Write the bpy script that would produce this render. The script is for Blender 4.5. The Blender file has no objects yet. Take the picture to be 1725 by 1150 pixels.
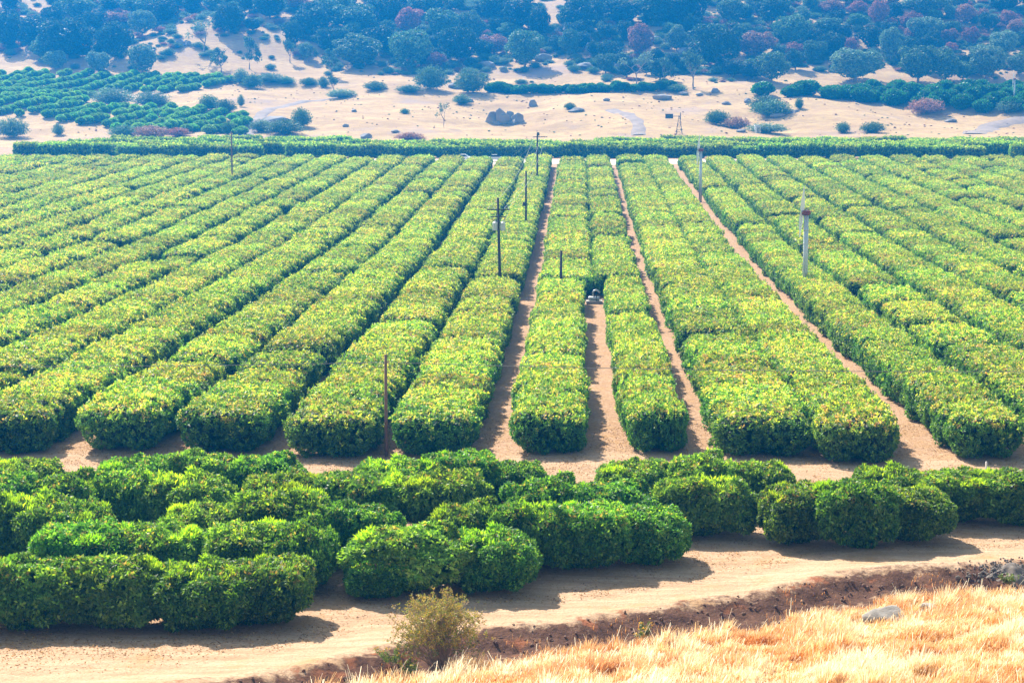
import bpy, math, random
import numpy as np
from mathutils import Vector, Matrix

# ------------------------------------------------------------------ camera, world, sun, exposure
C = bpy.context.scene.collection
scene = bpy.context.scene
F, CX, CY = 3200.0, 862.5, 575.0          # focal length and centre in photograph pixels (1725 x 1150)
PITCH, YAW = math.radians(7.57), math.radians(2.0)
fwd = np.array([-math.sin(YAW) * math.cos(PITCH), math.cos(YAW) * math.cos(PITCH), -math.sin(PITCH)])
rgt = np.array([math.cos(YAW), math.sin(YAW), 0.0])
upv = np.cross(rgt, fwd)

cam = bpy.data.cameras.new('camera')
cam.sensor_width = 36.0
cam.lens = 36.0 * F / 1725.0
cam.clip_start = 0.5
cam.clip_end = 3000
camo = bpy.data.objects.new('camera', cam)
C.objects.link(camo)
camo.rotation_euler = (math.pi / 2 - PITCH, 0, YAW)
scene.camera = camo

SUN_AZ, SUN_EL = math.radians(-32.0), math.radians(44.0)   # azimuth from +Y towards +X
w = bpy.data.worlds.new('World')
scene.world = w
w.use_nodes = True
nt = w.node_tree
bg = nt.nodes['Background']
sky = nt.nodes.new('ShaderNodeTexSky')
sky.sky_type = 'NISHITA'
sky.sun_disc = False
sky.sun_elevation = SUN_EL
sky.sun_rotation = SUN_AZ
tint = nt.nodes.new('ShaderNodeMix')
tint.data_type = 'RGBA'
tint.blend_type = 'MULTIPLY'
tint.inputs[0].default_value = 1.0
tint.inputs[7].default_value = (1.12, 1.0, .72, 1)      # the photograph's warm white balance
nt.links.new(sky.outputs[0], tint.inputs[6])
nt.links.new(tint.outputs[2], bg.inputs[0])
bg.inputs[1].default_value = 0.15

sl = bpy.data.lights.new('sun', 'SUN')
sl.energy = 5.0
sl.angle = math.radians(0.5)
sl.color = (1.0, 0.94, 0.82)
so = bpy.data.objects.new('sun', sl)
C.objects.link(so)
sd = Vector((math.sin(SUN_AZ) * math.cos(SUN_EL), math.cos(SUN_AZ) * math.cos(SUN_EL), math.sin(SUN_EL)))
so.rotation_euler = sd.to_track_quat('Z', 'Y').to_euler()
so.location = (0, 0, 200)

scene.view_settings.view_transform = 'Standard'
scene.view_settings.look = 'None'
scene.view_settings.gamma = 1
scene.view_settings.exposure = 1.24
scene.cycles.max_bounces = 8
scene.cycles.volume_bounces = 1

rng = np.random.default_rng(11)
random.seed(5)

# ------------------------------------------------------------------ terrain
PY = np.array([-90, -40, 0, 30, 50, 62, 70, 110, 155, 222, 300, 360, 416, 485, 495, 530, 560, 600, 622, 645, 680, 720, 800, 900, 1010.])
PZ = np.array([-1.0, -1.3, -1.9, -12.3, -18.2, -19.95, -20.3, -20.4, -20.7, -20.5, -18.6, -17.0, -15.5, -15.1, -14.7, -10.6, -6.4, 0.2, 3.2, 8.6, 18.5, 29.5, 51, 68, 72.])


def noise2(x, y, f, seed):
    r = np.random.default_rng(seed)
    s = 0
    for _ in range(7):
        a = r.uniform(0, 6.283)
        k = f * r.uniform(.6, 1.5)
        s = s + np.sin((np.cos(a) * x + np.sin(a) * y) * k + r.uniform(0, 6.283))
    return s / 3.2


def noise3(p, f, seed):
    r = np.random.default_rng(seed)
    s = 0
    for _ in range(7):
        d = r.normal(size=3)
        d /= np.linalg.norm(d)
        s = s + np.sin(p @ d * f * r.uniform(.6, 1.5) + r.uniform(0, 6.283))
    return s / 3.2


def sm(a, b, x):
    t = np.clip((x - a) / (b - a), 0, 1)
    return t * t * (3 - 2 * t)


def base_h(x, y):
    k = (np.interp(y - 6, PY, PZ) + np.interp(y, PY, PZ) * 2 + np.interp(y + 6, PY, PZ)) / 4
    k2 = np.interp(y, PY, PZ)
    return np.where((y > 110), k, k2)


# the line where the road bank meets the dry grass: photo pixels turned into ground points
GPX = [(-700, 1420), (200, 1240), (450, 1200), (640, 1150), (740, 1118), (830, 1097), (960, 1083), (1150, 1052), (1300, 1032), (1400, 1007), (1500, 988), (1620, 982), (1725, 978), (1900, 960), (2300, 940)]


def px_ray(x, y):
    d = fwd + (x - CX) / F * rgt + (CY - y) / F * upv
    return d


def px_plane(x, y, z):
    d = px_ray(x, y)
    return d * (z / d[2])


GL = np.array([px_plane(x, y, -20.25)[:2] for x, y in GPX])


def sdist(x, y):
    """distance on the near side of the grass line: > 0 in the grass, < 0 on the road"""
    gy = np.interp(x, GL[:, 0], GL[:, 1])
    slope = np.gradient(GL[:, 1], GL[:, 0])
    sl_ = np.interp(x, GL[:, 0], slope)
    return (gy - y) / np.sqrt(1 + sl_ ** 2)


def H(x, y):
    x = np.asarray(x, float)
    y = np.asarray(y, float)
    h = base_h(x, y)
    # field, meadow, hill relief
    h = h + .10 * noise2(x, y, .35, 3) * sm(60, 80, y)
    h = h + sm(488, 530, y) * (1 - sm(600, 640, y)) * (1.2 * noise2(x, y, .075, 7) + .40 * noise2(x, y, .22, 8) + .12 * noise2(x, y, .8, 9))
    h = h + sm(610, 680, y) * (2.6 * noise2(x, y, .035, 9) + 1.2 * noise2(x, y, .12, 10))
    # the meadow falls away to the right, where the far orchard lies
    h = h - sm(40, 150, x) * sm(500, 560, y) * (1 - sm(612, 640, y)) * 4.0
    # left: the far orchard's slope is a little lower at its foot
    s = sdist(x, y)
    near = (y > 40) & (y < 100)
    # berm at the edge of the road, the bank under it, the grassy rise
    prof = np.interp(s, [-12, -6, -3.4, -2.5, -1.9, -.9, 0, 3, 8, 20], [0, 0, .10, .26, .16, -.30, -.42, -.05, .75, 1.5])
    rough = (.10 * noise2(x, y, 4.5, 21) + .07 * noise2(x, y, 10, 22)) * np.exp(-((s + 1.2) / 1.1) ** 2)
    ruts = (-.05 * np.exp(-((s + 5.2 + .3 * noise2(x, y, .3, 5)) / .3) ** 2) - .05 * np.exp(-((s + 7.0 + .3 * noise2(x, y, .3, 5)) / .3) ** 2))
    soft = .03 * noise2(x, y, 2.2, 31) * sm(-14, -1, s)
    h = h + np.where(near, (prof + rough + ruts + soft) * sm(40, 56, y), 0)
    return h


def hit(x, y, dz=0.0, d0=45.0, d1=980.0):
    """first meeting of the ray through photo pixel (x, y) with the ground raised by dz"""
    r = px_ray(x, y)
    ds = np.arange(d0, d1, 1.0)
    g = ds * r[2] - (H(ds * r[0], ds * r[1]) + dz)
    i = np.argmax(g < 0)
    if g[i] >= 0:
        i = len(ds) - 1
    a, b = ds[max(i - 1, 0)], ds[i]
    for _ in range(20):
        m = (a + b) / 2
        if m * r[2] - (float(H(m * r[0], m * r[1])) + dz) < 0:
            b = m
        else:
            a = m
    p = r * b
    return np.array([p[0], p[1], float(H(p[0], p[1]))]), b


def to_px(P):
    P = np.atleast_2d(P)
    d = P @ fwd
    return np.stack([CX + F * (P @ rgt) / d, CY - F * (P @ upv) / d, d], 1)


# ------------------------------------------------------------------ mesh and object helpers
def build(name, V, Q, mats, cols=None, mi=None, smooth=False, parent=None, link=True, attrs=None):
    """V (n,3); Q (m,4) or (m,3) or a list of such arrays; one colour per face"""
    if not isinstance(Q, (list, tuple)):
        Q = [Q]
    Q = [np.asarray(q, np.int32) for q in Q if len(q)]
    me = bpy.data.meshes.new(name)
    V = np.asarray(V, np.float32)
    me.vertices.add(len(V))
    me.vertices.foreach_set('co', V.ravel())
    nl = sum(q.size for q in Q)
    nf = sum(len(q) for q in Q)
    me.loops.add(nl)
    me.loops.foreach_set('vertex_index', np.concatenate([q.ravel() for q in Q]))
    me.polygons.add(nf)
    tot = np.concatenate([np.full(len(q), q.shape[1], np.int32) for q in Q])
    st = np.concatenate([[0], np.cumsum(tot)[:-1]]).astype(np.int32)
    me.polygons.foreach_set('loop_start', st)
    me.polygons.foreach_set('loop_total', tot)
    if mi is not None:
        me.polygons.foreach_set('material_index', np.asarray(mi, np.int32))
    if smooth is not False:
        sv = np.full(nf, True) if smooth is True else np.asarray(smooth, bool)
        me.polygons.foreach_set('use_smooth', sv)
    me.update(calc_edges=True)
    if cols is not None:
        a = me.attributes.new('Col', 'FLOAT_COLOR', 'FACE')
        c = np.ones((nf, 4), np.float32)
        c[:, :3] = cols
        a.data.foreach_set('color', c.ravel())
    for k, (v, dom) in (attrs or {}).items():
        v = np.asarray(v, np.float32)
        if v.ndim == 1:
            a = me.attributes.new(k, 'FLOAT', dom)
            a.data.foreach_set('value', v)
        else:
            a = me.attributes.new(k, 'FLOAT_COLOR', dom)
            a.data.foreach_set('color', v.ravel())
    for m in (mats if isinstance(mats, (list, tuple)) else [mats]):
        me.materials.append(m)
    o = bpy.data.objects.new(name, me)
    if link:
        C.objects.link(o)
    if parent is not None:
        o.parent = parent
    return o


def tag(o, label=None, cat=None, group=None, kind=None):
    for k, v in (('label', label), ('category', cat), ('group', group), ('kind', kind)):
        if v:
            o[k] = v
    return o


def empty(name, loc, rz=0.0):
    o = bpy.data.objects.new(name, None)
    C.objects.link(o)
    o.location = loc
    o.rotation_euler = (0, 0, rz)
    o.empty_display_size = .3
    return o


def copy_tree(root):
    r = root.copy()
    C.objects.link(r)
    for ch in root.children:
        c = ch.copy()
        C.objects.link(c)
        c.parent = r
        for g in ch.children:
            d = g.copy()
            C.objects.link(d)
            d.parent = c
    return r


ORD = {1: 'first', 2: 'second', 3: 'third', 4: 'fourth', 5: 'fifth', 6: 'sixth', 7: 'seventh', 8: 'eighth', 9: 'ninth', 10: 'tenth'}


def ordn(i):
    return ORD.get(i) or (f'{i}th' if i % 10 not in (1, 2, 3) or i in (11, 12, 13) else f'{i}' + {1: 'st', 2: 'nd', 3: 'rd'}[i % 10])


class MB:
    """collects boxes, tubes and lumps into one mesh"""

    def __init__(s):
        s.V, s.F, s.n = [], [], 0

    def add(s, v, f):
        s.V += [tuple(p) for p in v]
        s.F += [tuple(i + s.n for i in q) for q in f]
        s.n += len(v)

    def box(s, c, d, rz=0.0, taper=1.0):
        x, y, z = d[0] / 2, d[1] / 2, d[2] / 2
        v = []
        for sz, t in ((-1, 1.0), (1, taper)):
            for sx, sy in ((-1, -1), (1, -1), (1, 1), (-1, 1)):
                px, py = sx * x * t, sy * y * t
                v.append((c[0] + px * math.cos(rz) - py * math.sin(rz), c[1] + px * math.sin(rz) + py * math.cos(rz), c[2] + sz * z))
        s.add(v, [(3, 2, 1, 0), (4, 5, 6, 7), (0, 1, 5, 4), (1, 2, 6, 5), (2, 3, 7, 6), (3, 0, 4, 7)])

    def tube(s, pts, rad, seg=8, cap=True):
        pts = [Vector(p) for p in pts]
        rad = rad if isinstance(rad, (list, tuple)) else [rad] * len(pts)
        v, f = [], []
        for i, p in enumerate(pts):
            t = (pts[min(i + 1, len(pts) - 1)] - pts[max(i - 1, 0)]).normalized()
            a = t.cross(Vector((0, 0, 1)))
            if a.length < .05:
                a = t.cross(Vector((0, 1, 0)))
            a.normalize()
            b = t.cross(a)
            for k in range(seg):
                an = 6.28318 * k / seg
                v.append(p + (a * math.cos(an) + b * math.sin(an)) * rad[i])
        for i in range(len(pts) - 1):
            for k in range(seg):
                k2 = (k + 1) % seg
                f.append((i * seg + k2, i * seg + k, (i + 1) * seg + k, (i + 1) * seg + k2))
        if cap:
            f.append(tuple(range(seg)))
            f.append(tuple((len(pts) - 1) * seg + k for k in reversed(range(seg))))
        s.add(v, f)

    def make(s, name, mat, parent=None, smooth=False):
        me = bpy.data.meshes.new(name)
        me.from_pydata(s.V, [], s.F)
        me.materials.append(mat)
        if smooth:
            me.polygons.foreach_set('use_smooth', [True] * len(me.polygons))
        me.update()
        o = bpy.data.objects.new(name, me)
        C.objects.link(o)
        if parent is not None:
            o.parent = parent
        return o


# ------------------------------------------------------------------ materials
def new_mat(name):
    m = bpy.data.materials.new(name)
    m.use_nodes = True
    t = m.node_tree
    b = t.nodes['Principled BSDF']
    return m, t, b, t.nodes['Material Output']


def N(t, ty, **kw):
    n = t.nodes.new(ty)
    for k, v in kw.items():
        setattr(n, k, v)
    return n


def mixc(t, fac, a, b, mode='MIX'):
    n = t.nodes.new('ShaderNodeMix')
    n.data_type = 'RGBA'
    n.blend_type = mode
    for sock, v in ((n.inputs[0], fac), (n.inputs[6], a), (n.inputs[7], b)):
        if hasattr(v, 'node'):
            t.links.new(v, sock)
        elif isinstance(v, (int, float)):
            sock.default_value = v
        else:
            sock.default_value = (*v, 1)
    return n.outputs[2]


def noise(t, co, scale, detail=4, rough=.6, lo=.35, hi=.65, dim='3D'):
    n = N(t, 'ShaderNodeTexNoise')
    n.inputs['Scale'].default_value = scale
    n.inputs['Detail'].default_value = detail
    n.inputs['Roughness'].default_value = rough
    t.links.new(co, n.inputs['Vector'])
    r = N(t, 'ShaderNodeMapRange')
    r.inputs[1].default_value = lo
    r.inputs[2].default_value = hi
    t.links.new(n.outputs[0], r.inputs[0])
    return r.outputs[0]


def leaf_mat(name, trans=.45, warm=(1.5, 1.5, .45), rough=.5, spec=.28, vary=.2):
    m, t, b, out = new_mat(name)
    at = N(t, 'ShaderNodeAttribute', attribute_name='Col')
    oi = N(t, 'ShaderNodeObjectInfo')
    c = mixc(t, 1.0, at.outputs['Color'], oi.outputs['Color'], 'MULTIPLY')
    hv = N(t, 'ShaderNodeHueSaturation')
    mr = N(t, 'ShaderNodeMapRange')
    mr.inputs[3].default_value = 1 - vary
    mr.inputs[4].default_value = 1 + vary
    t.links.new(oi.outputs['Random'], mr.inputs[0])
    t.links.new(mr.outputs[0], hv.inputs['Value'])
    mr2 = N(t, 'ShaderNodeMapRange')
    mr2.inputs[3].default_value = .478
    mr2.inputs[4].default_value = .518
    ma = N(t, 'ShaderNodeMath', operation='FRACT')
    mu = N(t, 'ShaderNodeMath', operation='MULTIPLY')
    mu.inputs[1].default_value = 7.31
    t.links.new(oi.outputs['Random'], mu.inputs[0])
    t.links.new(mu.outputs[0], ma.inputs[0])
    t.links.new(ma.outputs[0], mr2.inputs[0])
    t.links.new(mr2.outputs[0], hv.inputs['Hue'])
    t.links.new(c, hv.inputs['Color'])
    c = hv.outputs[0]
    t.links.new(c, b.inputs['Base Color'])
    b.inputs['Roughness'].default_value = rough
    b.inputs['Specular IOR Level'].default_value = spec
    tr = N(t, 'ShaderNodeBsdfTranslucent')
    t.links.new(mixc(t, 1.0, c, warm, 'MULTIPLY'), tr.inputs[0])
    mx = N(t, 'ShaderNodeMixShader')
    mx.inputs[0].default_value = trans
    t.links.new(b.outputs[0], mx.inputs[1])
    t.links.new(tr.outputs[0], mx.inputs[2])
    t.links.new(mx.outputs[0], out.inputs[0])
    return m


def plain_mat(name, col, rough=.7, metal=0.0, nscale=6.0, amt=.35, col2=None, bump=0.0):
    m, t, b, out = new_mat(name)
    tc = N(t, 'ShaderNodeTexCoord')
    f = noise(t, tc.outputs['Object'], nscale, 5, .65, .3, .7)
    c2 = col2 or tuple(x * (1 - amt) for x in col)
    t.links.new(mixc(t, f, col, c2), b.inputs['Base Color'])
    b.inputs['Roughness'].default_value = rough
    b.inputs['Metallic'].default_value = metal
    if bump:
        bp = N(t, 'ShaderNodeBump')
        bp.inputs['Strength'].default_value = bump
        bp.inputs['Distance'].default_value = .05
        t.links.new(f, bp.inputs['Height'])
        t.links.new(bp.outputs[0], b.inputs['Normal'])
    return m


def stretch(t, co, s):
    mp = N(t, 'ShaderNodeMapping')
    mp.inputs['Scale'].default_value = s
    t.links.new(co, mp.inputs['Vector'])
    return mp.outputs[0]


def terrain_mat():
    m, t, b, out = new_mat('terrain')
    tc = N(t, 'ShaderNodeTexCoord')
    co = tc.outputs['Object']
    at = N(t, 'ShaderNodeAttribute', attribute_name='mask')
    sp = N(t, 'ShaderNodeSeparateColor')
    t.links.new(at.outputs['Color'], sp.inputs[0])
    # orchard floor: pale earth with leaf litter
    n1 = noise(t, co, .5, 6, .7)
    n2 = noise(t, co, 5.0, 5, .7, .4, .62)
    n3 = noise(t, co, 22.0, 3, .6, .45, .6)
    soil = mixc(t, n1, (.50, .33, .215), (.42, .27, .17))
    soil = mixc(t, n2, soil, (.30, .17, .09))
    lit = N(t, 'ShaderNodeMath', operation='MULTIPLY')
    t.links.new(n3, lit.inputs[0])
    t.links.new(noise(t, co, .9, 4, .6, .45, .7), lit.inputs[1])
    soil = mixc(t, lit.outputs[0], soil, (.40, .22, .07))
    # road: finer, paler, streaked along its length
    st = stretch(t, co, (.25, 1.3, 1))
    rd = mixc(t, noise(t, st, 1.2, 6, .7, .35, .65), (.56, .385, .255), (.42, .265, .16))
    st2 = stretch(t, co, (.10, 2.4, 1))
    rd = mixc(t, noise(t, st2, 1.0, 5, .6, .5, .72), rd, (.40, .25, .15))
    rd = mixc(t, noise(t, co, .35, 5, .65, .55, .7), rd, (.44, .26, .13))
    rd = mixc(t, noise(t, co, 9, 4, .7, .5, .75), rd, (.30, .165, .085))
    col = mixc(t, sp.outputs[0], soil, rd)
    # bank: dark turned earth with reddish patches
    bk = mixc(t, noise(t, co, 2.2, 6, .7), (.15, .074, .046), (.075, .037, .025))
    bk = mixc(t, noise(t, co, .8, 3, .5, .58, .68), bk, (.30, .11, .05))
    nb = N(t, 'ShaderNodeMath', operation='ADD')
    nb2 = N(t, 'ShaderNodeMath', operation='MULTIPLY')
    nb2.inputs[1].default_value = .9
    t.links.new(noise(t, co, 1.6, 5, .7, .3, .7), nb2.inputs[0])
    t.links.new(sp.outputs[1], nb.inputs[0])
    t.links.new(nb2.outputs[0], nb.inputs[1])
    mr = N(t, 'ShaderNodeMapRange')
    mr.inputs[1].default_value = .75
    mr.inputs[2].default_value = 1.15
    t.links.new(nb.outputs[0], mr.inputs[0])
    col = mixc(t, mr.outputs[0], col, bk)
    # dry grass
    gs = stretch(t, co, (.35, 1, 1))
    g = mixc(t, noise(t, gs, .12, 6, .65), (.55, .375, .165), (.36, .235, .105))
    g = mixc(t, noise(t, gs, 1.1, 6, .75, .44, .66), g, (.33, .20, .115))
    g = mixc(t, noise(t, co, .05, 5, .6, .58, .72), g, (.34, .24, .18))
    col = mixc(t, sp.outputs[2], col, g)
    t.links.new(col, b.inputs['Base Color'])
    b.inputs['Roughness'].default_value = .95
    b.inputs['Specular IOR Level'].default_value = .1
    bp = N(t, 'ShaderNodeBump')
    bp.inputs['Strength'].default_value = .6
    bp.inputs['Distance'].default_value = .06
    t.links.new(n2, bp.inputs['Height'])
    t.links.new(bp.outputs[0], b.inputs['Normal'])
    return m


M_TER = terrain_mat()
M_LEAF = leaf_mat('citrus_leaves')
M_FAR = leaf_mat('hedged_citrus_leaves', vary=.24)
M_OAK = leaf_mat('oak_leaves', trans=.25, warm=(1.2, 1.2, .8), rough=.6, spec=.25, vary=.22)
M_BARK = plain_mat('bark', (.16, .11, .075), .9, nscale=9, bump=.4)
M_GREYBARK = plain_mat('grey_bark', (.26, .21, .17), .9, nscale=9, bump=.4)
M_POLE = plain_mat('weathered_pole', (.22, .125, .08), .85, nscale=14, bump=.3)
M_DPOLE = plain_mat('dark_pole', (.05, .04, .035), .85, nscale=14, bump=.3)
M_STEEL = plain_mat('galvanised_steel', (.52, .55, .57), .45, .35, nscale=5, amt=.2)
M_WHITE = plain_mat('white_paint', (.80, .80, .78), .5, nscale=4, amt=.12)
M_RUST = plain_mat('red_oxide', (.22, .035, .03), .6, nscale=8)
M_WIRE = plain_mat('aluminium_wire', (.35, .35, .34), .5, .3)
M_DARK = plain_mat('dark_steel', (.035, .05, .07), .55, .2)
M_CONC = plain_mat('concrete', (.45, .41, .36), .9, nscale=4)
M_ROCK = plain_mat('granite', (.30, .27, .25), .9, nscale=1.2, col2=(.13, .12, .12), bump=.5)
M_PALE = plain_mat('pale_granite', (.36, .32, .28), .9, nscale=5, col2=(.16, .14, .12), bump=.5)
M_GLASS = plain_mat('car_glass', (.02, .025, .03), .12)
M_TYRE = plain_mat('rubber', (.02, .02, .02), .8)
M_TRACK = plain_mat('track_earth', (.17, .135, .12), .95, nscale=.6, col2=(.28, .21, .17), bump=.2)
M_ROADWHITE = plain_mat('cross_road_earth', (.72, .56, .42), .95, nscale=.5, col2=(.60, .45, .33))
M_ASH = plain_mat('ashy_soil', (.22, .18, .15), .95, nscale=2, col2=(.10, .08, .07), bump=.4)
M_CLOD = plain_mat('earth_clods', (.20, .105, .066), .95, nscale=3, col2=(.11, .06, .04))


def grass_mat():
    m, t, b, out = new_mat('dry_grass_blades')
    at = N(t, 'ShaderNodeAttribute', attribute_name='Col')
    t.links.new(at.outputs['Color'], b.inputs['Base Color'])
    b.inputs['Roughness'].default_value = .7
    b.inputs['Specular IOR Level'].default_value = .25
    tr = N(t, 'ShaderNodeBsdfTranslucent')
    t.links.new(at.outputs['Color'], tr.inputs[0])
    mx = N(t, 'ShaderNodeMixShader')
    mx.inputs[0].default_value = .45
    t.links.new(b.outputs[0], mx.inputs[1])
    t.links.new(tr.outputs[0], mx.inputs[2])
    t.links.new(mx.outputs[0], out.inputs[0])
    return m


M_GRASS = grass_mat()

# ------------------------------------------------------------------ the ground, one sheet cut into its regions
gx = np.concatenate([np.arange(-300, -32, 4), np.arange(-32, 36, .25), np.arange(36, 301, 4)])
gy = np.concatenate([np.arange(-60, 56, 4), np.arange(56, 98, .25), np.arange(98, 430, 2), np.arange(430, 640, 1.75), np.arange(640, 901, 4)])
GX, GY = np.meshgrid(gx, gy)
GZ = H(GX, GY)
S = sdist(GX, GY)
nearm = ((GY > 40) & (GY < 100))
road = np.where(nearm, sm(-13, -9.5, S + 1.2 * noise2(GX, GY, .5, 41)), 0) + (sm(96.5, 99, GY) * (1 - sm(104, 106, GY)) * .7)
bank = np.where(nearm, np.maximum(np.exp(-((S + 1.0) / 1.15) ** 2) * 1.15, .8 * sm(-1.5, -.5, S) * (1 - sm(.6, 2.4, S))), 0)
grs = np.where(GY < 40, 1.0, np.where(nearm, sm(.2, 2.2, S + .5 * noise2(GX, GY, 1.5, 43)), 0)) + sm(484, 490, GY)
mask = np.stack([np.clip(road, 0, 1), np.clip(bank, 0, 1), np.clip(grs, 0, 1), np.ones_like(GX)], -1).reshape(-1, 4)
ny, nx = GX.shape
idx = np.arange(ny * nx).reshape(ny, nx)
quads = np.stack([idx[:-1, :-1], idx[:-1, 1:], idx[1:, 1:], idx[1:, :-1]], -1)
Sc = S[:-1, :-1]
Yc = GY[:-1, :-1]
nm = (Yc > 40) & (Yc < 97)
reg = np.zeros(Sc.shape, int)                         # 0 orchard ground
reg[nm & (Sc > -11)] = 1                              # dirt road
reg[nm & (Sc > -2.4)] = 2                             # earth bank
reg[(Yc <= 40) | (nm & (Sc > 0))] = 3                 # near hillside
reg[Yc >= 486] = 4                                    # meadow
reg[Yc >= 612] = 5                                    # hill
P = np.stack([GX, GY, GZ], -1).reshape(-1, 3)
for k, nme in enumerate(['ground', 'dirt_road', 'earth_bank', 'grassy_slope', 'meadow_terrain', 'hillside']):
    q = quads[reg == k]
    u, inv = np.unique(q, return_inverse=True)
    o = build(nme, P[u], inv.reshape(-1, 4), M_TER, smooth=True, attrs={'mask': (mask[u], 'POINT')})
    tag(o, kind='structure')


def strip(name, pts, width, mat, dz=.1, px=True):
    """a draped ribbon of earth through photo pixels"""
    w3 = [hit(*p)[0][:2] for p in pts] if px else [np.array(p) for p in pts]
    w3 = np.array(w3)
    L = np.concatenate([[0], np.cumsum(np.linalg.norm(np.diff(w3, axis=0), axis=1))])
    n = max(int(L[-1] / 1.0), 4)
    s = np.linspace(0, L[-1], n)
    c = np.stack([np.interp(s, L, w3[:, 0]), np.interp(s, L, w3[:, 1])], 1)
    for _ in range(12):
        c[1:-1] = (c[:-2] + 2 * c[1:-1] + c[2:]) / 4
    tn = np.gradient(c, axis=0)
    tn /= np.linalg.norm(tn, axis=1)[:, None]
    nr = np.stack([-tn[:, 1], tn[:, 0]], 1)
    m = 5
    V = []
    for k in range(m):
        f = (k / (m - 1) - .5) * width
        e = 1 + .25 * noise2(s, s * 0 + k, .4, 60 + k) * (k in (0, m - 1))
        pp = c + nr * (f * e)[:, None] if hasattr(e, '__len__') else c + nr * f
        z = H(pp[:, 0], pp[:, 1]) + (dz if k not in (0, m - 1) else -.1)
        V.append(np.column_stack([pp, z]))
    V = np.stack(V, 1).reshape(-1, 3)
    i = np.arange(n * m).reshape(n, m)
    q = np.stack([i[:-1, :-1], i[:-1, 1:], i[1:, 1:], i[1:, :-1]], -1).reshape(-1, 4)
    return tag(build(name, V, q, mat, smooth=True), kind='structure')


strip('dirt_track', [(412, 232), (430, 205), (455, 183), (500, 174), (560, 166), (600, 160)], 4.2, M_TRACK, .22)
strip('dirt_track', [(1075, 228), (1078, 215), (1072, 203), (1058, 194), (1030, 185)], 4.5, M_TRACK, .22)
strip('dirt_track', [(1640, 226), (1670, 212), (1700, 203), (1760, 200)], 7.0, M_TRACK, .22)
strip('cross_road', [(-160, 413.0), (160, 413.0)], 24.0, M_ROADWHITE, .12, px=False)

# ------------------------------------------------------------------ leaves and crowns
ICO = None


def ico(sub=1):
    import bmesh
    bm = bmesh.new()
    bmesh.ops.create_icosphere(bm, subdivisions=sub, radius=1)
    v = np.array([p.co[:] for p in bm.verts])
    f = np.array([[q.index for q in p.verts] for p in bm.faces])
    bm.free()
    return v, f


ICO1, ICO2, ICO3 = ico(1), ico(2), ico(4)


def unit(a):
    return a / np.maximum(np.linalg.norm(a, axis=-1, keepdims=True), 1e-9)


def shell_points(lob, n, r, zmin=.12, inside=.9):
    """points spread over the outer skin of a union of ellipsoid lobes (cx,cy,cz,rx,ry,rz)"""
    lob = np.asarray(lob)
    area = (lob[:, 3] * lob[:, 4] + lob[:, 3] * lob[:, 5] + lob[:, 4] * lob[:, 5])
    P_, N_, L_ = [], [], []
    got = 0
    while got < n:
        k = r.choice(len(lob), size=n * 2, p=area / area.sum())
        d = unit(r.normal(size=(n * 2, 3)))
        p = lob[k, :3] + d * lob[k, 3:]
        nn = unit(d / lob[k, 3:])
        ok = p[:, 2] > zmin
        for j in range(len(lob)):
            q = ((p - lob[j, :3]) / lob[j, 3:])
            ok &= ~(((q * q).sum(1) < inside * inside) & (k != j))
        P_.append(p[ok])
        N_.append(nn[ok])
        L_.append(k[ok])
        got += ok.sum()
        if ok.sum() < 3:
            break
    return np.concatenate(P_)[:n], np.concatenate(N_)[:n], np.concatenate(L_)[:n]


def rosettes(p, nrm, m, ln, wd, r, tilt=(.15, .9), jit=.12):
    """m leaves fanned about each point; returns vertices and quads"""
    n = len(p)
    a = unit(np.cross(nrm, r.normal(size=(n, 3))))
    b = np.cross(nrm, a)
    ang = (np.arange(m)[None] / m + r.uniform(0, 1, (n, 1)) + r.uniform(-.08, .08, (n, m))) * 6.283
    el = r.uniform(tilt[0], tilt[1], (n, m))
    dirs = (a[:, None] * np.cos(ang)[..., None] + b[:, None] * np.sin(ang)[..., None]) * np.cos(el)[..., None] + nrm[:, None] * np.sin(el)[..., None]
    dirs[..., 2] -= .15
    dirs = unit(dirs)
    L = ln * r.uniform(.65, 1.25, (n, m, 1))
    W = wd * r.uniform(.7, 1.2, (n, m, 1))
    side = unit(np.cross(dirs, nrm[:, None] + r.normal(size=(n, m, 3)) * .55))
    c = p[:, None] + r.normal(size=(n, m, 3)) * jit * ln
    v0 = c
    v2 = c + dirs * L
    mid = c + dirs * L * .5 + nrm[:, None] * L * .08
    v1 = mid + side * W / 2
    v3 = mid - side * W / 2
    V = np.stack([v0, v1, v2, v3], 2).reshape(-1, 3)
    Q = np.arange(n * m * 4).reshape(-1, 4)
    return V, Q


def clumps(lob, k, r, lo=.2, hi=.36, zmin=.3):
    p, nr, _ = shell_points(lob, k, r, zmin=zmin)
    rad = r.uniform(lo, hi, (len(p), 1))
    q = p - nr * rad * r.uniform(.05, .6, (len(p), 1))
    return np.concatenate([lob, np.concatenate([q, rad, rad, rad * .9], 1)])


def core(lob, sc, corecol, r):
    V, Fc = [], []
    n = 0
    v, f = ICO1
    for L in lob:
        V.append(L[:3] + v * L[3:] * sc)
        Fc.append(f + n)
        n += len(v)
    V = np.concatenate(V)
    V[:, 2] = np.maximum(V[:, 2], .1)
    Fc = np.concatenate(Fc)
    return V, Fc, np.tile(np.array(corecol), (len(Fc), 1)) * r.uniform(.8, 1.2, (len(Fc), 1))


def pick(cols, prob, n, r, jit=.22):
    cols = np.asarray(cols)
    k = r.choice(len(cols), size=n, p=np.asarray(prob) / np.sum(prob))
    return cols[k] * r.uniform(1 - jit, 1 + jit, (n, 1))


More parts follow.
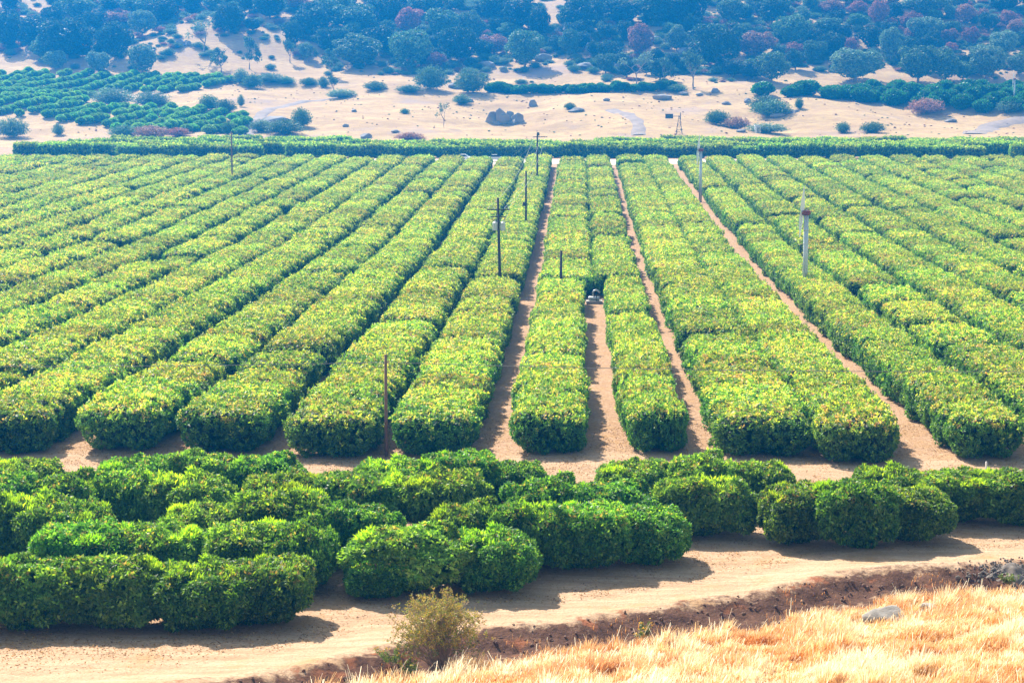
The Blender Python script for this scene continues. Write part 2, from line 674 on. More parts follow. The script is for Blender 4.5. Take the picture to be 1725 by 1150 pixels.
def hedge_lobes(r, W, L, Ht, k=92, dome=.13, round_=.35):
    lob = []
    for _ in range(k):
        f = r.uniform()
        rad = r.uniform(.40, .74)
        x = r.uniform(-1, 1)
        y = r.uniform(-1, 1)
        z = r.uniform(0, 1)
        if f < .5:      # top
            z = 1
        elif f < .75:
            x = np.sign(x)
        else:
            y = np.sign(y)
        if z > .7 and max(abs(x), abs(y)) > .85:
            x *= 1 - round_ * .42
            y *= 1 - round_ * .12
        px, py = x * (W / 2 - rad * .85) * (1 - .05 * z), y * (L / 2 - rad * .8)
        top = Ht - dome * abs(y) ** 2 * 1.2 - .06 * abs(x) ** 3 + r.uniform(-.22, .09)
        pz = min(.10 + rad * .75 + z * 3, top - rad * .78) if z < 1 else top - rad * .78
        lob.append((px, py, pz, rad, rad, rad * .78))
    # the body of the tree
    for sx in (-.22, .22):
        for sy in (-.25, .25):
            lob.append((sx * W, sy * L, Ht * .48, W * .25, L * .25, Ht * .46))
    lob.append((0, 0, Ht * .48, W * .42, L * .42, Ht * .45))
    return np.array(lob)


G_OLD = [(.085, .205, .042), (.115, .245, .048), (.155, .29, .065), (.055, .145, .036)]
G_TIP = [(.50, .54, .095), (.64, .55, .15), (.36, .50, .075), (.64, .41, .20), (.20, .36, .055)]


def make_hedge_tree(name, seed, n, m, ln, wd, tip=(.42, .42, .28, .32, .42), W=5.4, L=6.0, Ht=2.65, tipshare=.78, trunk=False):
    r = np.random.default_rng(seed)
    big = hedge_lobes(r, W, L, Ht)
    lob = clumps(big, 70, r, .16, .36)
    p, nr, _ = shell_points(lob, n, r, inside=.93)
    V, Q = rosettes(p, nr, m, ln, wd, r)
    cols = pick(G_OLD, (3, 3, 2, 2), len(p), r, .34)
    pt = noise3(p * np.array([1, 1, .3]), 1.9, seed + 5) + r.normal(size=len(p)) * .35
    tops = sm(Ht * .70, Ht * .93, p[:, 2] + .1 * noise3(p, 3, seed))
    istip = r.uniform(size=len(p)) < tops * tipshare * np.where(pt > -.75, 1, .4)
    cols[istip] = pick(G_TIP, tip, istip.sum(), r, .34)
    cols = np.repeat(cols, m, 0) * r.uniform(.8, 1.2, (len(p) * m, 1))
    # stray shoots that stand out of the clipped faces
    sp_ = r.choice(np.where(p[:, 2] > .9)[0], 110)
    up = unit(nr[sp_] * .6 + np.array([0, 0, .9]) + r.normal(size=(110, 3)) * .3)
    for st in (.04, .17, .30):
        ps = p[sp_] + up * st * r.uniform(.6, 1.3, (110, 1))
        V2, Q2 = rosettes(ps, up, 4, ln, wd, r, tilt=(.3, 1.2))
        Q = np.concatenate([Q, Q2 + len(V)])
        V = np.concatenate([V, V2])
        cols = np.concatenate([cols, np.repeat(pick([G_OLD[1], G_OLD[2], G_TIP[2], G_TIP[0]], (2, 2, 2, 1.2), 110, r), 4, 0)])
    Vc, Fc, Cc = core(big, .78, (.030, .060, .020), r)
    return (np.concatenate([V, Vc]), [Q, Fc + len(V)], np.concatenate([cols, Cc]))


def make_grove_tree(seed, n=3500, m=6, ln=.25, wd=.112, W=4.4, L=3.6, Ht=2.6):
    """the rounder, lumpier trees of the near block"""
    r = np.random.default_rng(seed)
    lob = []
    for _ in range(66):
        d = unit(r.normal(size=3))
        d[2] = abs(d[2]) * 1.1 - .25
        e = 4.5
        q = d / (abs(d[0]) ** e + abs(d[1]) ** e + abs(d[2]) ** e) ** (1 / e)
        rad = r.uniform(.32, .72)
        cz = .35 + rad * .7 + (q[2] * .5 + .35) * (Ht - .35 - rad * 1.5) / .85
        lob.append((q[0] * (W / 2 - rad * .8), q[1] * (L / 2 - rad * .8), min(cz, Ht - rad * .85 + r.uniform(-.15, .1)), rad, rad, rad * .85))
    lob.append((0, 0, Ht * .5, W * .38, L * .36, Ht * .43))
    big = np.array(lob)
    lob = clumps(big, 80, r, .2, .46)
    p, nr, _ = shell_points(lob, n, r, inside=.93)
    V, Q = rosettes(p, nr, m, ln, wd, r)
    lc = noise3(p, 1.6, seed + 3)
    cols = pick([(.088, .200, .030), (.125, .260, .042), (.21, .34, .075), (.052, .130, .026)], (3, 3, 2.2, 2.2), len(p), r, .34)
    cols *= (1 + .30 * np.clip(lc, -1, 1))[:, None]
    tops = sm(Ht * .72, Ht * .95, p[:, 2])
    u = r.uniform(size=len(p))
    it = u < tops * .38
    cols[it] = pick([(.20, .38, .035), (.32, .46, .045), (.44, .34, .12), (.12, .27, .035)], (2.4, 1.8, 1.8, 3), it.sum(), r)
    cols = np.repeat(cols, m, 0) * r.uniform(.8, 1.2, (len(p) * m, 1))
    # upright fresh shoots on the crown's top
    tp = p[(p[:, 2] > Ht * .86)]
    patch = noise3(tp, 1.3, seed + 9) > .3
    tp = tp[patch]
    if len(tp):
        tp = tp[r.integers(0, len(tp), 190)]
        up = unit(r.normal(size=(len(tp), 3)) * .3 + np.array([0, 0, 1]))
        V2, Q2 = rosettes(tp + up * .04, up, 3, .30, .07, r, tilt=(.7, 1.45))
        c2 = np.repeat(pick([(.34, .55, .030), (.44, .58, .040), (.24, .44, .03)], (3, 2, 2), len(tp), r), 3, 0)
        Q = np.concatenate([Q, Q2 + len(V)])
        V = np.concatenate([V, V2])
        cols = np.concatenate([cols, c2])
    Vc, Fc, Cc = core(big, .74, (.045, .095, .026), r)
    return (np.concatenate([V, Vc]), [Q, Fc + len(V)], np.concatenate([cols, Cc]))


def trunk_mb(r, h=1.1, rad=.11, limbs=4, spread=.8):
    mb = MB()
    mb.tube([(0, 0, -.12), (.02, .02, .25), (.0, .03, h * .5)], [rad * 1.5, rad * 1.1, rad], 9)
    for i in range(limbs):
        a = 6.283 * i / limbs + r.uniform(-.4, .4)
        mb.tube([(0, .03, h * .42), (math.cos(a) * spread * .4, math.sin(a) * spread * .4, h * .8), (math.cos(a) * spread, math.sin(a) * spread, h * 1.35)], [rad * .75, rad * .5, rad * .25], 7)
    return mb


# ------------------------------------------------------------------ near block: every tree its own thing
grove = []
for s in range(6):
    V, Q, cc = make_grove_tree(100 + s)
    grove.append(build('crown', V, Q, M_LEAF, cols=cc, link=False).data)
tr_me = []
for s in range(3):
    o = trunk_mb(random, 1.15, .11, 5).make('trunk', M_BARK, smooth=True)
    tr_me.append(o.data)
    bpy.data.objects.remove(o)

# (x centre, y of the front foot, width in pixels, y of the top) per tree, row by row from the road
NEAR = {
    1: [(-95, 1066, 200, 918), (45, 1066, 200, 922), (185, 1063, 215, 922), (340, 1062, 190, 938), (445, 1058, 165, 934)],
    2: [(140, 1006, 190, 865), (255, 1004, 170, 868), (415, 1003, 170, 872), (500, 1000, 140, 870), (690, 1003, 215, 874), (830, 1002, 165, 888), (640, 1010, 120, 932)],
    3: [(-45, 962, 170, 820), (60, 960, 170, 826), (130, 958, 120, 832), (345, 960, 150, 836), (470, 958, 190, 824), (595, 956, 160, 832), (790, 962, 150, 838), (885, 966, 170, 836), (985, 964, 170, 838), (1085, 955, 150, 850)],
    4: [(-20, 912, 170, 786), (105, 908, 150, 788), (205, 908, 140, 788), (315, 910, 165, 778), (475, 908, 150, 790), (600, 908, 180, 788), (745, 908, 170, 784), (925, 908, 150, 792), (1035, 908, 160, 800), (1185, 908, 175, 796), (1350, 922, 140, 806), (1445, 924, 160, 804), (1540, 918, 140, 818)],
    5: [(-50, 866, 150, 762), (40, 866, 120, 764), (225, 864, 140, 756), (335, 864, 160, 750), (445, 864, 140, 760), (665, 864, 140, 766), (770, 866, 160, 758), (865, 866, 120, 766), (1070, 866, 140, 772), (1180, 868, 160, 764), (1280, 866, 130, 772), (1505, 880, 140, 778), (1615, 884, 170, 786), (1720, 888, 160, 786)],
}
ROWN = {1: 'the front row beside the dirt road', 2: 'the second row from the dirt road', 3: 'the third row from the dirt road', 4: 'the fourth row from the dirt road', 5: 'the rear row of the near block'}
near_count = 0
for row, ts in NEAR.items():
    order = sorted(range(len(ts)), key=lambda i: ts[i][0])
    for i, (x, yb, wpx, yt) in enumerate(ts):
        p, d = hit(x, yb)
        sc = F / d
        small = (row == 2 and i == 6)
        Wm = wpx / sc * random.uniform(.83, .92)
        Dm = 2.0 if small else random.uniform(3.0, 3.5)
        hm = max(1.5 if small else 2.2, min(3.05, ((yb - yt) / sc - Dm * .16) / .965) - .2 + random.uniform(-.22, .2))
        n_ = order.index(i) + 1
        q = p + np.array([fwd[0], fwd[1], 0]) / math.cos(PITCH) * (Dm * .27 + random.uniform(-.15, .15))
        q[2] = float(H(q[0], q[1]))
        t = empty('orange_tree', q, YAW)
        what = 'low young orange tree' if small else random.choice(['glossy green orange tree', 'rounded dense orange tree', 'bushy dark orange tree'])
        tag(t, f'{what}, {ordn(n_)} from the left in {ROWN[row]}', 'orange tree', 'orange trees of the near block')
        c = bpy.data.objects.new('crown', grove[(i * 5 + row * 2) % len(grove)])
        C.objects.link(c)
        c.parent = t
        c.rotation_euler = (0, 0, math.pi * random.randint(0, 1) + random.uniform(-.12, .12))
        c.scale = (Wm / 4.4, Dm / 3.6, hm / 2.6)
        k = bpy.data.objects.new('trunk', tr_me[i % 3])
        C.objects.link(k)
        k.parent = t
        k.rotation_euler = (0, 0, random.uniform(0, 6))
        near_count += 1

# ------------------------------------------------------------------ hedged field
mid_me, far_me, tint_me = [], [], []
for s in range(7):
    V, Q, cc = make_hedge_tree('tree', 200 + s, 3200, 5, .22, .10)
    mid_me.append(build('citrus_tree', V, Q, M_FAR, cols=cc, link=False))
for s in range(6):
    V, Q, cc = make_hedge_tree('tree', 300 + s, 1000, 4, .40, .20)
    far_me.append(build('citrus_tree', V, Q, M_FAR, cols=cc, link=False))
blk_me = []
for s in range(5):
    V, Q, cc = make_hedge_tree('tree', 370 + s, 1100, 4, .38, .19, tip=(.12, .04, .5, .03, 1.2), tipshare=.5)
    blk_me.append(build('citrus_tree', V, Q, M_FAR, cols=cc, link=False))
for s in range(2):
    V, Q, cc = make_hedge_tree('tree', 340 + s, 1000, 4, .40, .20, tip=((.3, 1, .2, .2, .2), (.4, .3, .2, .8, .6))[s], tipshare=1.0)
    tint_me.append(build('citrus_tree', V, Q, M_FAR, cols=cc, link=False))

GAPS = {0: 2.35, 1: 2.4, 2: 2.1, 3: .8, 4: 3.0}
LINE = {0: -4.7, 1: 1.5, 2: 7.0, 3: 13.2, 4: 19.25}


def line_x(k):
    return LINE[k] if k in LINE else (-4.7 + 6.1 * k if k < 0 else 19.25 + 6.25 * (k - 4))


def gapw(k):
    if k in GAPS:
        return GAPS[k]
    return 1.9 if (k % 2 == 0 and k < 0) else ((1.35 if k > -6 else 1.8) if k < 0 else 1.9)


SP = 4.9
field = []
for k in range(-30, 31):
    xl = line_x(k) + gapw(k) / 2
    xr = line_x(k + 1) - gapw(k + 1) / 2
    y0 = 107.2 + random.uniform(-.7, .7) + (-1.2 if k == 3 else 0)
    nT = int((394.0 - y0) / SP) + 1
    for j in range(nT):
        y = y0 + j * SP
        el, er = xl, xr
        if k == 0 and y > 186:
            er += .75
        if k == 1 and y > 186:
            el -= .75
        xc, wid = (el + er) / 2, er - el
        if k in (0, 1) and 182.2 < y < 189.2:
            continue
        if j > 2 and y > 195 and random.random() < .014:
            continue
        z = float(H(xc, y))
        q = to_px([(xc, y, z + 1.5)])[0]
        marg = 15.0 * F / q[2]
        if q[0] < -marg or q[0] > 1725 + marg:
            continue
        sc = (wid / 5.0 * random.uniform(.96, 1.06), SP / 4.9 * random.uniform(.99, 1.10), random.uniform(.89, 1.0))
        if j > 2 and random.random() < .075:
            sc = (sc[0] * random.uniform(.6, .9), sc[1] * .8, sc[2] * random.uniform(.6, .88))
        field.append((q[2], k, j, xc + random.uniform(-.1, .1), y + random.uniform(-.15, .15), z, sc, q[0]))
field.sort(key=lambda t: t[0])
NIND = 300 - near_count
seenf = [t for t in field if -2.4 * F / t[0] < t[7] < 1725 + 2.4 * F / t[0]]
own = seenf[:NIND]
own_keys = {(t[1], t[2]) for t in own}
rest = [t for t in field if (t[1], t[2]) not in own_keys]
rows = {}
for t in own:
    rows.setdefault(t[1], []).append(t)
tr_field = trunk_mb(random, 1.0, .13, 5).make('trunk', M_BARK, smooth=True)
tr_field_me = tr_field.data
bpy.data.objects.remove(tr_field)
for k, ts in rows.items():
    ts.sort(key=lambda t: t[0])
    side = f'{ordn(1 - k)} hedged row left' if k <= 0 else f'{ordn(k)} hedged row right'
    for i, (d, k_, j, x, y, z, sc, sx) in enumerate(ts):
        me = mid_me[(i * 3 + k * 5) % len(mid_me)].data
        rz = math.pi * random.randint(0, 1) + random.uniform(-.06, .06)
        lab = f'citrus tree, {ordn(i + 1)} from the near end, {side} of the pump alley'
        if j == 0:
            t = empty('citrus_tree', (x, y, z), 0)
            c = bpy.data.objects.new('crown', me)
            C.objects.link(c)
            c.parent = t
            c.rotation_euler = (0, 0, rz)
            c.scale = sc
            kx = bpy.data.objects.new('trunk', tr_field_me)
            C.objects.link(kx)
            kx.parent = t
        else:
            t = bpy.data.objects.new('citrus_tree', me)
            C.objects.link(t)
            t.location = (x, y, z)
            t.rotation_euler = (0, 0, rz)
            t.scale = sc
        tag(t, lab, 'citrus tree', 'clipped citrus trees of the large field')


def instancer(name, pts, rots, scs, ids, objs, label, cat):
    """ONE stuff object: trees set out on points by geometry nodes"""
    me = bpy.data.meshes.new(name)
    me.from_pydata([tuple(p) for p in pts], [], [])
    for nm, v, ty, key in (('rot', rots, 'FLOAT_VECTOR', 'vector'), ('scl', scs, 'FLOAT_VECTOR', 'vector'), ('idx', ids, 'INT', 'value')):
        a = me.attributes.new(nm, ty, 'POINT')
        a.data.foreach_set(key, np.asarray(v, np.int32 if ty == 'INT' else np.float32).ravel())
    ob = bpy.data.objects.new(name, me)
    C.objects.link(ob)
    col = bpy.data.collections.new(name + '_kinds')
    for o in objs:
        if o.name not in col.objects:
            col.objects.link(o)
    g = bpy.data.node_groups.new(name, 'GeometryNodeTree')
    g.interface.new_socket('Geometry', in_out='INPUT', socket_type='NodeSocketGeometry')
    g.interface.new_socket('Geometry', in_out='OUTPUT', socket_type='NodeSocketGeometry')
    gi, go = g.nodes.new('NodeGroupInput'), g.nodes.new('NodeGroupOutput')
    ip = g.nodes.new('GeometryNodeInstanceOnPoints')
    ci = g.nodes.new('GeometryNodeCollectionInfo')
    ci.inputs['Collection'].default_value = col
    ci.inputs['Separate Children'].default_value = True
    ci.inputs['Reset Children'].default_value = True
    ip.inputs['Pick Instance'].default_value = True

    def attr(nm, ty):
        n = g.nodes.new('GeometryNodeInputNamedAttribute')
        n.data_type = ty
        n.inputs['Name'].default_value = nm
        return n.outputs['Attribute']

    g.links.new(gi.outputs[0], ip.inputs['Points'])
    g.links.new(ci.outputs[0], ip.inputs['Instance'])
    g.links.new(attr('idx', 'INT'), ip.inputs['Instance Index'])
    er = g.nodes.new('FunctionNodeEulerToRotation')
    g.links.new(attr('rot', 'FLOAT_VECTOR'), er.inputs[0])
    g.links.new(er.outputs[0], ip.inputs['Rotation'])
    g.links.new(attr('scl', 'FLOAT_VECTOR'), ip.inputs['Scale'])
    g.links.new(ip.outputs[0], go.inputs[0])
    md = ob.modifiers.new('trees', 'NODES')
    md.node_group = g
    tag(ob, label, cat, kind='stuff')
    return ob


pool = mid_me[:6] + tint_me
pts, rots, scs, ids = [], [], [], []
for (d, k, j, x, y, z, sc, sx) in rest:
    pts.append((x, y, z))
    rots.append((0, 0, math.pi * random.randint(0, 1) + random.uniform(-.06, .06)))
    scs.append(sc)
    u = random.random()
    ids.append(6 if u < .012 else 7 if u < .022 else random.randrange(6))
instancer('field_rows', pts, rots, scs, ids, pool, 'clipped citrus rows filling the far part of the large field', 'citrus rows')

# block behind the cross road: rows running across the view
pts, rots, scs, ids = [], [], [], []
for rI in range(6):
    y = 430.5 + rI * 10.5
    for x in np.arange(-125, 125, 5.6):
        xx = x + (rI % 2) * 2.8 + random.uniform(-.5, .5)
        q = to_px([(xx, y, -12)])[0]
        if q[0] < -120 or q[0] > 1850:
            continue
        if q[0] < 15 and rI < 9:
            continue
        if 590 < q[0] < 1010 and rI > 3:
            continue
        if q[0] < 200 and rI > 3:
            continue
        if random.random() < .04:
            continue
        pts.append((xx, y + random.uniform(-.4, .4), float(H(xx, y))))
        rots.append((0, 0, math.pi / 2 + random.uniform(-.1, .1)))
        h_ = random.uniform(.92, 1.18)
        scs.append((random.uniform(.6, .75), random.uniform(.84, .98), h_))
        ids.append(random.randrange(5))
instancer('orchard_block', pts, rots, scs, ids, blk_me, 'flat topped citrus block crossing the valley behind the pale cross road', 'orchard')


# rounder trees for the two far orchards
def make_round_tree(seed, n=520, m=4, ln=.50, wd=.27, W=4.6, Ht=3.2, pal=((.09, .26, .055), (.13, .33, .07), (.24, .45, .10))):
    r = np.random.default_rng(seed)
    lob = []
    for _ in range(22):
        d = unit(r.normal(size=3))
        d[2] = abs(d[2]) - .3
        rad = r.uniform(.5, .85)
        lob.append((d[0] * (W / 2 - rad), d[1] * (W / 2 - rad), Ht * .5 + d[2] * (Ht / 2 - rad * .8), rad, rad, rad * .85))
    lob.append((0, 0, Ht * .5, W * .36, W * .36, Ht * .42))
    lob = np.array(lob)
    p, nr, _ = shell_points(lob, n, r)
    V, Q = rosettes(p, nr, m, ln, wd, r)
    cols = pick(pal, (3, 3, 1.2), len(p), r)
    cols = np.repeat(cols, m, 0)
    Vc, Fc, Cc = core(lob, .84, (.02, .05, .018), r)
    return np.concatenate([V, Vc]), [Q, Fc + len(V)], np.concatenate([cols, Cc])


round_me = []
for s in range(4):
    V, Q, cc = make_round_tree(400 + s)
    round_me.append(build('round_tree', V, Q, M_FAR, cols=cc, link=False))
deep_me = []
for s in range(4):
    V, Q, cc = make_round_tree(420 + s, pal=((.02, .10, .035), (.03, .14, .045), (.05, .18, .06)))
    deep_me.append(build('round_tree', V, Q, M_FAR, cols=cc, link=False))


def in_poly(x, y, poly):
    c = False
    for i in range(len(poly)):
        x1, y1 = poly[i]
        x2, y2 = poly[i - 1]
        if (y1 > y) != (y2 > y) and x < (x2 - x1) * (y - y1) / (y2 - y1) + x1:
            c = not c
    return c


def orchard(name, poly, ang, rowsp, treesp, hs, label, seed, kinds=None):
    """trees in slanting rows over a patch of the slope outlined in photo pixels (feet of the trees)"""
    r = random.Random(seed)
    cs = [hit(x, y)[0] for x, y in poly]
    cx_, cy_ = np.mean([c[0] for c in cs]), np.mean([c[1] for c in cs])
    u = np.array([math.cos(ang), math.sin(ang)])
    v = np.array([-u[1], u[0]])
    pts, rots, scs, ids = [], [], [], []
    for i in range(-40, 41):
        for j in range(-60, 61):
            p = np.array([cx_, cy_]) + v * i * rowsp + u * (j * treesp + r.uniform(-.3, .3))
            if p[1] < 480 or p[1] > 700:
                continue
            z = float(H(p[0], p[1]))
            q = to_px([(p[0], p[1], z)])[0]
            if not in_poly(q[0], q[1], poly) or r.random() < .03:
                continue
            s = hs * r.uniform(.85, 1.15)
            pts.append((p[0], p[1], z))
            rots.append((0, 0, r.uniform(0, 6.28)))
            scs.append((s, s, s * r.uniform(.9, 1.1)))
            ids.append(r.randrange(4))
    return instancer(name, pts, rots, scs, ids, kinds or round_me, label, 'orchard')


orchard('hill_orchard', [(-120, 126), (60, 124), (200, 128), (345, 130), (400, 138), (385, 148), (300, 158), (160, 160), (135, 185), (60, 200), (-120, 190)], math.radians(66), 6.9, 2.7, .68,
        'bright green orchard in slanting rows on the slope left of the meadow', 51)
orchard('hill_orchard', [(60, 194), (150, 184), (300, 186), (420, 198), (415, 228), (330, 226), (200, 222), (110, 210)], math.radians(66), 7.2, 2.7, .72,
        'lower green orchard strip of short rows above the flat topped block', 52)
orchard('hill_orchard', [(1215, 158), (1330, 160), (1450, 158), (1600, 158), (1790, 160), (1790, 196), (1640, 190), (1560, 186), (1500, 178), (1380, 166), (1300, 163)], math.radians(50), 7.0, 3.6, 1.35,
        'deep green orchard strip behind the dry meadow below the wooded hill', 53, deep_me)
orchard('hill_orchard', [(820, 154), (900, 156), (1060, 152), (1130, 150), (1130, 153), (1060, 156), (940, 158), (830, 159)], math.radians(80), 2.6, 2.6, .85,
        'thin line of dark green orchard trees behind the meadow', 54, deep_me)


# ------------------------------------------------------------------ oaks and brush
def make_oak(seed, n, m, ln, wd, pal, prob, lobes=20, W=1.0, Ht=1.0, gap=.9, skirt=.02, weeping=False):
    """a crown of unit size: width 1, height 1, foot at z = 0"""
    r = np.random.default_rng(seed)
    lob = []
    ax = r.uniform(.8, 1.1, 3)
    for _ in range(lobes):
        d = unit(r.normal(size=3))
        d[2] = d[2] * .8 + .15
        rad = r.uniform(.07, .22)
        d *= r.uniform(.6, 1.15) * ax
        zc = skirt + (1 - skirt) * .52
        lob.append((d[0] * (.5 - rad * .9), d[1] * (.5 - rad * .9), zc + d[2] * ((1 - skirt) / 2 - rad * .7), rad, rad, rad * .8))
    lob.append((0, 0, skirt + (1 - skirt) * .5, .30, .30, (1 - skirt) * .36))
    big = np.array(lob)
    lob = clumps(big, 44, r, .045, .12, zmin=.06)
    p, nr, _ = shell_points(lob, n, r, zmin=.02, inside=gap)
    V, Q = rosettes(p, nr, m, ln, wd, r)
    cols = pick(pal, prob, len(p), r)
    cols = np.repeat(cols, m, 0) * r.uniform(.8, 1.2, (len(p) * m, 1))
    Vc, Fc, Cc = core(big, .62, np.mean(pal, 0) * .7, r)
    return np.concatenate([V, Vc]), [Q, Fc + len(V)], np.concatenate([cols, Cc])


PALS = {
    'dark': [(.020, .052, .034), (.030, .072, .042), (.050, .105, .055)],
    'olive': [(.055, .125, .062), (.085, .17, .080), (.13, .23, .11)],
    'grey': [(.095, .17, .12), (.14, .23, .15), (.20, .29, .19)],
    'red': [(.30, .13, .09), (.40, .17, .11), (.22, .11, .08)],
    'green': [(.05, .13, .04), (.08, .18, .05)],
}
oak_me = {}
for i, (k, pal) in enumerate(PALS.items()):
    oak_me[k] = []
    for s in range(5):
        V, Q, cc = make_oak(500 + 10 * i + s, 1350, 4, .058, .032, pal, [1] * len(pal))
        oak_me[k].append(build('crown', V, Q, M_OAK, cols=cc, link=False).data)
oak_trunk = []
for s in range(2):
    mb = MB()
    mb.tube([(0, 0, -.08), (.01, 0, .15), (.0, .02, .4)], [.035, .028, .022], 7)
    for i in range(5):
        a = i * 1.3 + s
        mb.tube([(0, .01, .28), (math.cos(a) * .12, math.sin(a) * .12, .45), (math.cos(a) * .28, math.sin(a) * .28, .66)], [.018, .012, .005], 6)
    o = mb.make('trunk', M_GREYBARK, smooth=True)
    oak_trunk.append(o.data)
    bpy.data.objects.remove(o)


def twig_tree(seed, leaf=0, pal=None, n0=3, height=1.0, spread=.5, depth=4, rad=.03, trunk_h=.28):
    """open tree of forking limbs, unit height; returns (limb MB, leaf arrays)"""
    r = random.Random(seed)
    mb = MB()
    tips = []

    def grow(p, d, ln, ra, lev):
        e = p + d * ln
        m = p + d * ln * .5 + Vector((r.uniform(-.1, .1), r.uniform(-.1, .1), r.uniform(-.05, .05))) * ln
        mb.tube([p, m, e], [ra, ra * .8, ra * .6], 5 if lev else 8, cap=False)
        if lev >= depth - 1:
            tips.append(e)
        if lev >= depth:
            return
        for _ in range(n0 if lev else n0 + 1):
            nd = (d + Vector((r.gauss(0, 1), r.gauss(0, 1), r.gauss(.1, .6))) * .62).normalized()
            nd.z = max(nd.z, -.15)
            grow(e, nd, ln * r.uniform(.62, .85), ra * .58, lev + 1)

    grow(Vector((0, 0, -.05)), Vector((.03, 0, 1)).normalized(), trunk_h, rad, 0)
    V = np.array([v[:] if hasattr(v, '__len__') else tuple(v) for v in mb.V])
    s = 1.0 / V[:, 2].max()
    wid = np.abs(V[:, :2]).max()
    sx = spread / wid
    mb.V = [(v[0] * sx, v[1] * sx, v[2] * s) for v in mb.V]
    tp = np.array([(t.x * sx, t.y * sx, t.z * s) for t in tips])
    lv = None
    if leaf:
        rr = np.random.default_rng(seed)
        p = tp[rr.integers(0, len(tp), leaf)] + rr.normal(size=(leaf, 3)) * .035
        nr = unit(rr.normal(size=(leaf, 3)) + np.array([0, 0, .6]))
        V, Q = rosettes(p, nr, 4, .055, .028, rr)
        cc = np.repeat(pick(pal, [1] * len(pal), leaf, rr), 4, 0)
        lv = (V, [Q], cc)
    return mb, lv


open_me = []
for s in range(3):
    mb, lv = twig_tree(900 + s, 620, PALS['dark'] + PALS['olive'], depth=4)
    o = mb.make('trunk', M_GREYBARK, smooth=True)
    c = build('crown', lv[0], lv[1], M_OAK, cols=lv[2], link=False)
    open_me.append((o.data, c.data))
    bpy.data.objects.remove(o)
bare_me = []
for s in range(2):
    mb, lv = twig_tree(950 + s, 160, PALS['grey'], depth=5, n0=2, rad=.024)
    o = mb.make('trunk', M_GREYBARK, smooth=True)
    c = build('crown', lv[0], lv[1], M_OAK, cols=lv[2], link=False)
    bare_me.append((o.data, c.data))
    bpy.data.objects.remove(o)

# (x, y of the foot, width, height, kind) in photo pixels
HILL = [
    (12, 84, 52, 64, 'dark'), (52, 78, 62, 52, 'dark'), (112, 102, 98, 70, 'dark'), (70, 100, 42, 34, 'olive'), (195, 102, 66, 60, 'dark'), (160, 58, 44, 42, 'dark'),
    (132, 36, 62, 42, 'olive'), (190, 20, 46, 26, 'dark'), (196, 46, 54, 28, 'red'), (232, 32, 52, 38, 'olive'), (240, 62, 46, 46, 'grey'), (272, 42, 60, 42, 'dark'),
    (93, 118, 44, 32, 'grey'), (166, 124, 46, 40, 'grey'), (240, 124, 56, 44, 'grey'), (15, 20, 40, 30, 'dark'), (100, 16, 40, 30, 'dark'),
    (385, 58, 62, 62, 'dark'), (322, 22, 44, 34, 'dark'), (455, 32, 72, 44, 'dark'), (530, 64, 64, 58, 'dark'), (566, 42, 60, 52, 'olive'), (497, 18, 40, 32, 'red'), (495, 78, 38, 44, 'dark'), (515, 100, 30, 26, 'grey'),
    (555, 92, 60, 50, 'dark'), (420, 20, 50, 36, 'dark'),
    (600, 58, 84, 52, 'olive'), (602, 114, 92, 52, 'olive'), (690, 120, 78, 72, 'olive'), (690, 58, 52, 42, 'red'), (745, 72, 62, 56, 'olive'), (772, 106, 72, 62, 'dark'), (796, 68, 48, 48, 'olive'),
    (832, 92, 54, 36, 'red'), (836, 36, 52, 52, 'dark'), (650, 42, 62, 50, 'dark'), (720, 26, 82, 40, 'olive'), (645, 90, 60, 50, 'dark'), (735, 118, 40, 30, 'red'),
    (884, 114, 62, 64, 'olive'), (872, 52, 60, 56, 'dark'), (906, 60, 52, 50, 'dark'), (985, 52, 82, 58, 'dark'), (962, 100, 42, 54, 'olive'), (1076, 94, 52, 56, 'red'), (1050, 42, 72, 46, 'dark'), (1112, 44, 82, 60, 'dark'),
    (1112, 136, 48, 40, 'dark'), (940, 90, 36, 30, 'dark'), (1020, 70, 40, 30, 'dark'),
    (1166, 42, 82, 60, 'dark'), (1140, 86, 42, 42, 'grey'), (1208, 114, 86, 78, 'dark'), (1272, 94, 66, 42, 'red'), (1300, 140, 62, 58, 'olive'), (1336, 84, 62, 58, 'olive'), (1232, 42, 52, 46, 'olive'), (1300, 42, 60, 46, 'dark'),
    (1400, 26, 50, 28, 'red'), (1395, 64, 52, 38, 'olive'), (1372, 108, 44, 38, 'olive'), (1270, 134, 64, 36, 'dark'), (1235, 130, 50, 30, 'dark'), (1340, 118, 40, 34, 'dark'),
    (1445, 26, 40, 26, 'red'), (1480, 46, 34, 46, 'red'), (1502, 50, 20, 22, 'red'), (1446, 50, 42, 28, 'green'), (1500, 108, 44, 54, 'grey'), (1440, 138, 92, 62, 'grey'), (1560, 74, 64, 46, 'grey'), (1546, 140, 72, 66, 'olive'),
    (1592, 138, 62, 60, 'olive'), (1622, 136, 42, 34, 'olive'), (1662, 134, 74, 58, 'grey'), (1636, 78, 34, 32, 'red'), (1626, 42, 42, 40, 'red'), (1696, 46, 38, 28, 'red'), (1656, 36, 18, 22, 'red'), (1692, 92, 52, 42, 'grey'), (1716, 126, 40, 42, 'grey'),
    (1560, 26, 82, 42, 'grey'), (1612, 22, 60, 34, 'grey'), (1400, 100, 50, 46, 'dark'), (1470, 84, 50, 40, 'dark'), (1530, 96, 40, 34, 'dark'), (1690, 20, 60, 34, 'dark'),
]
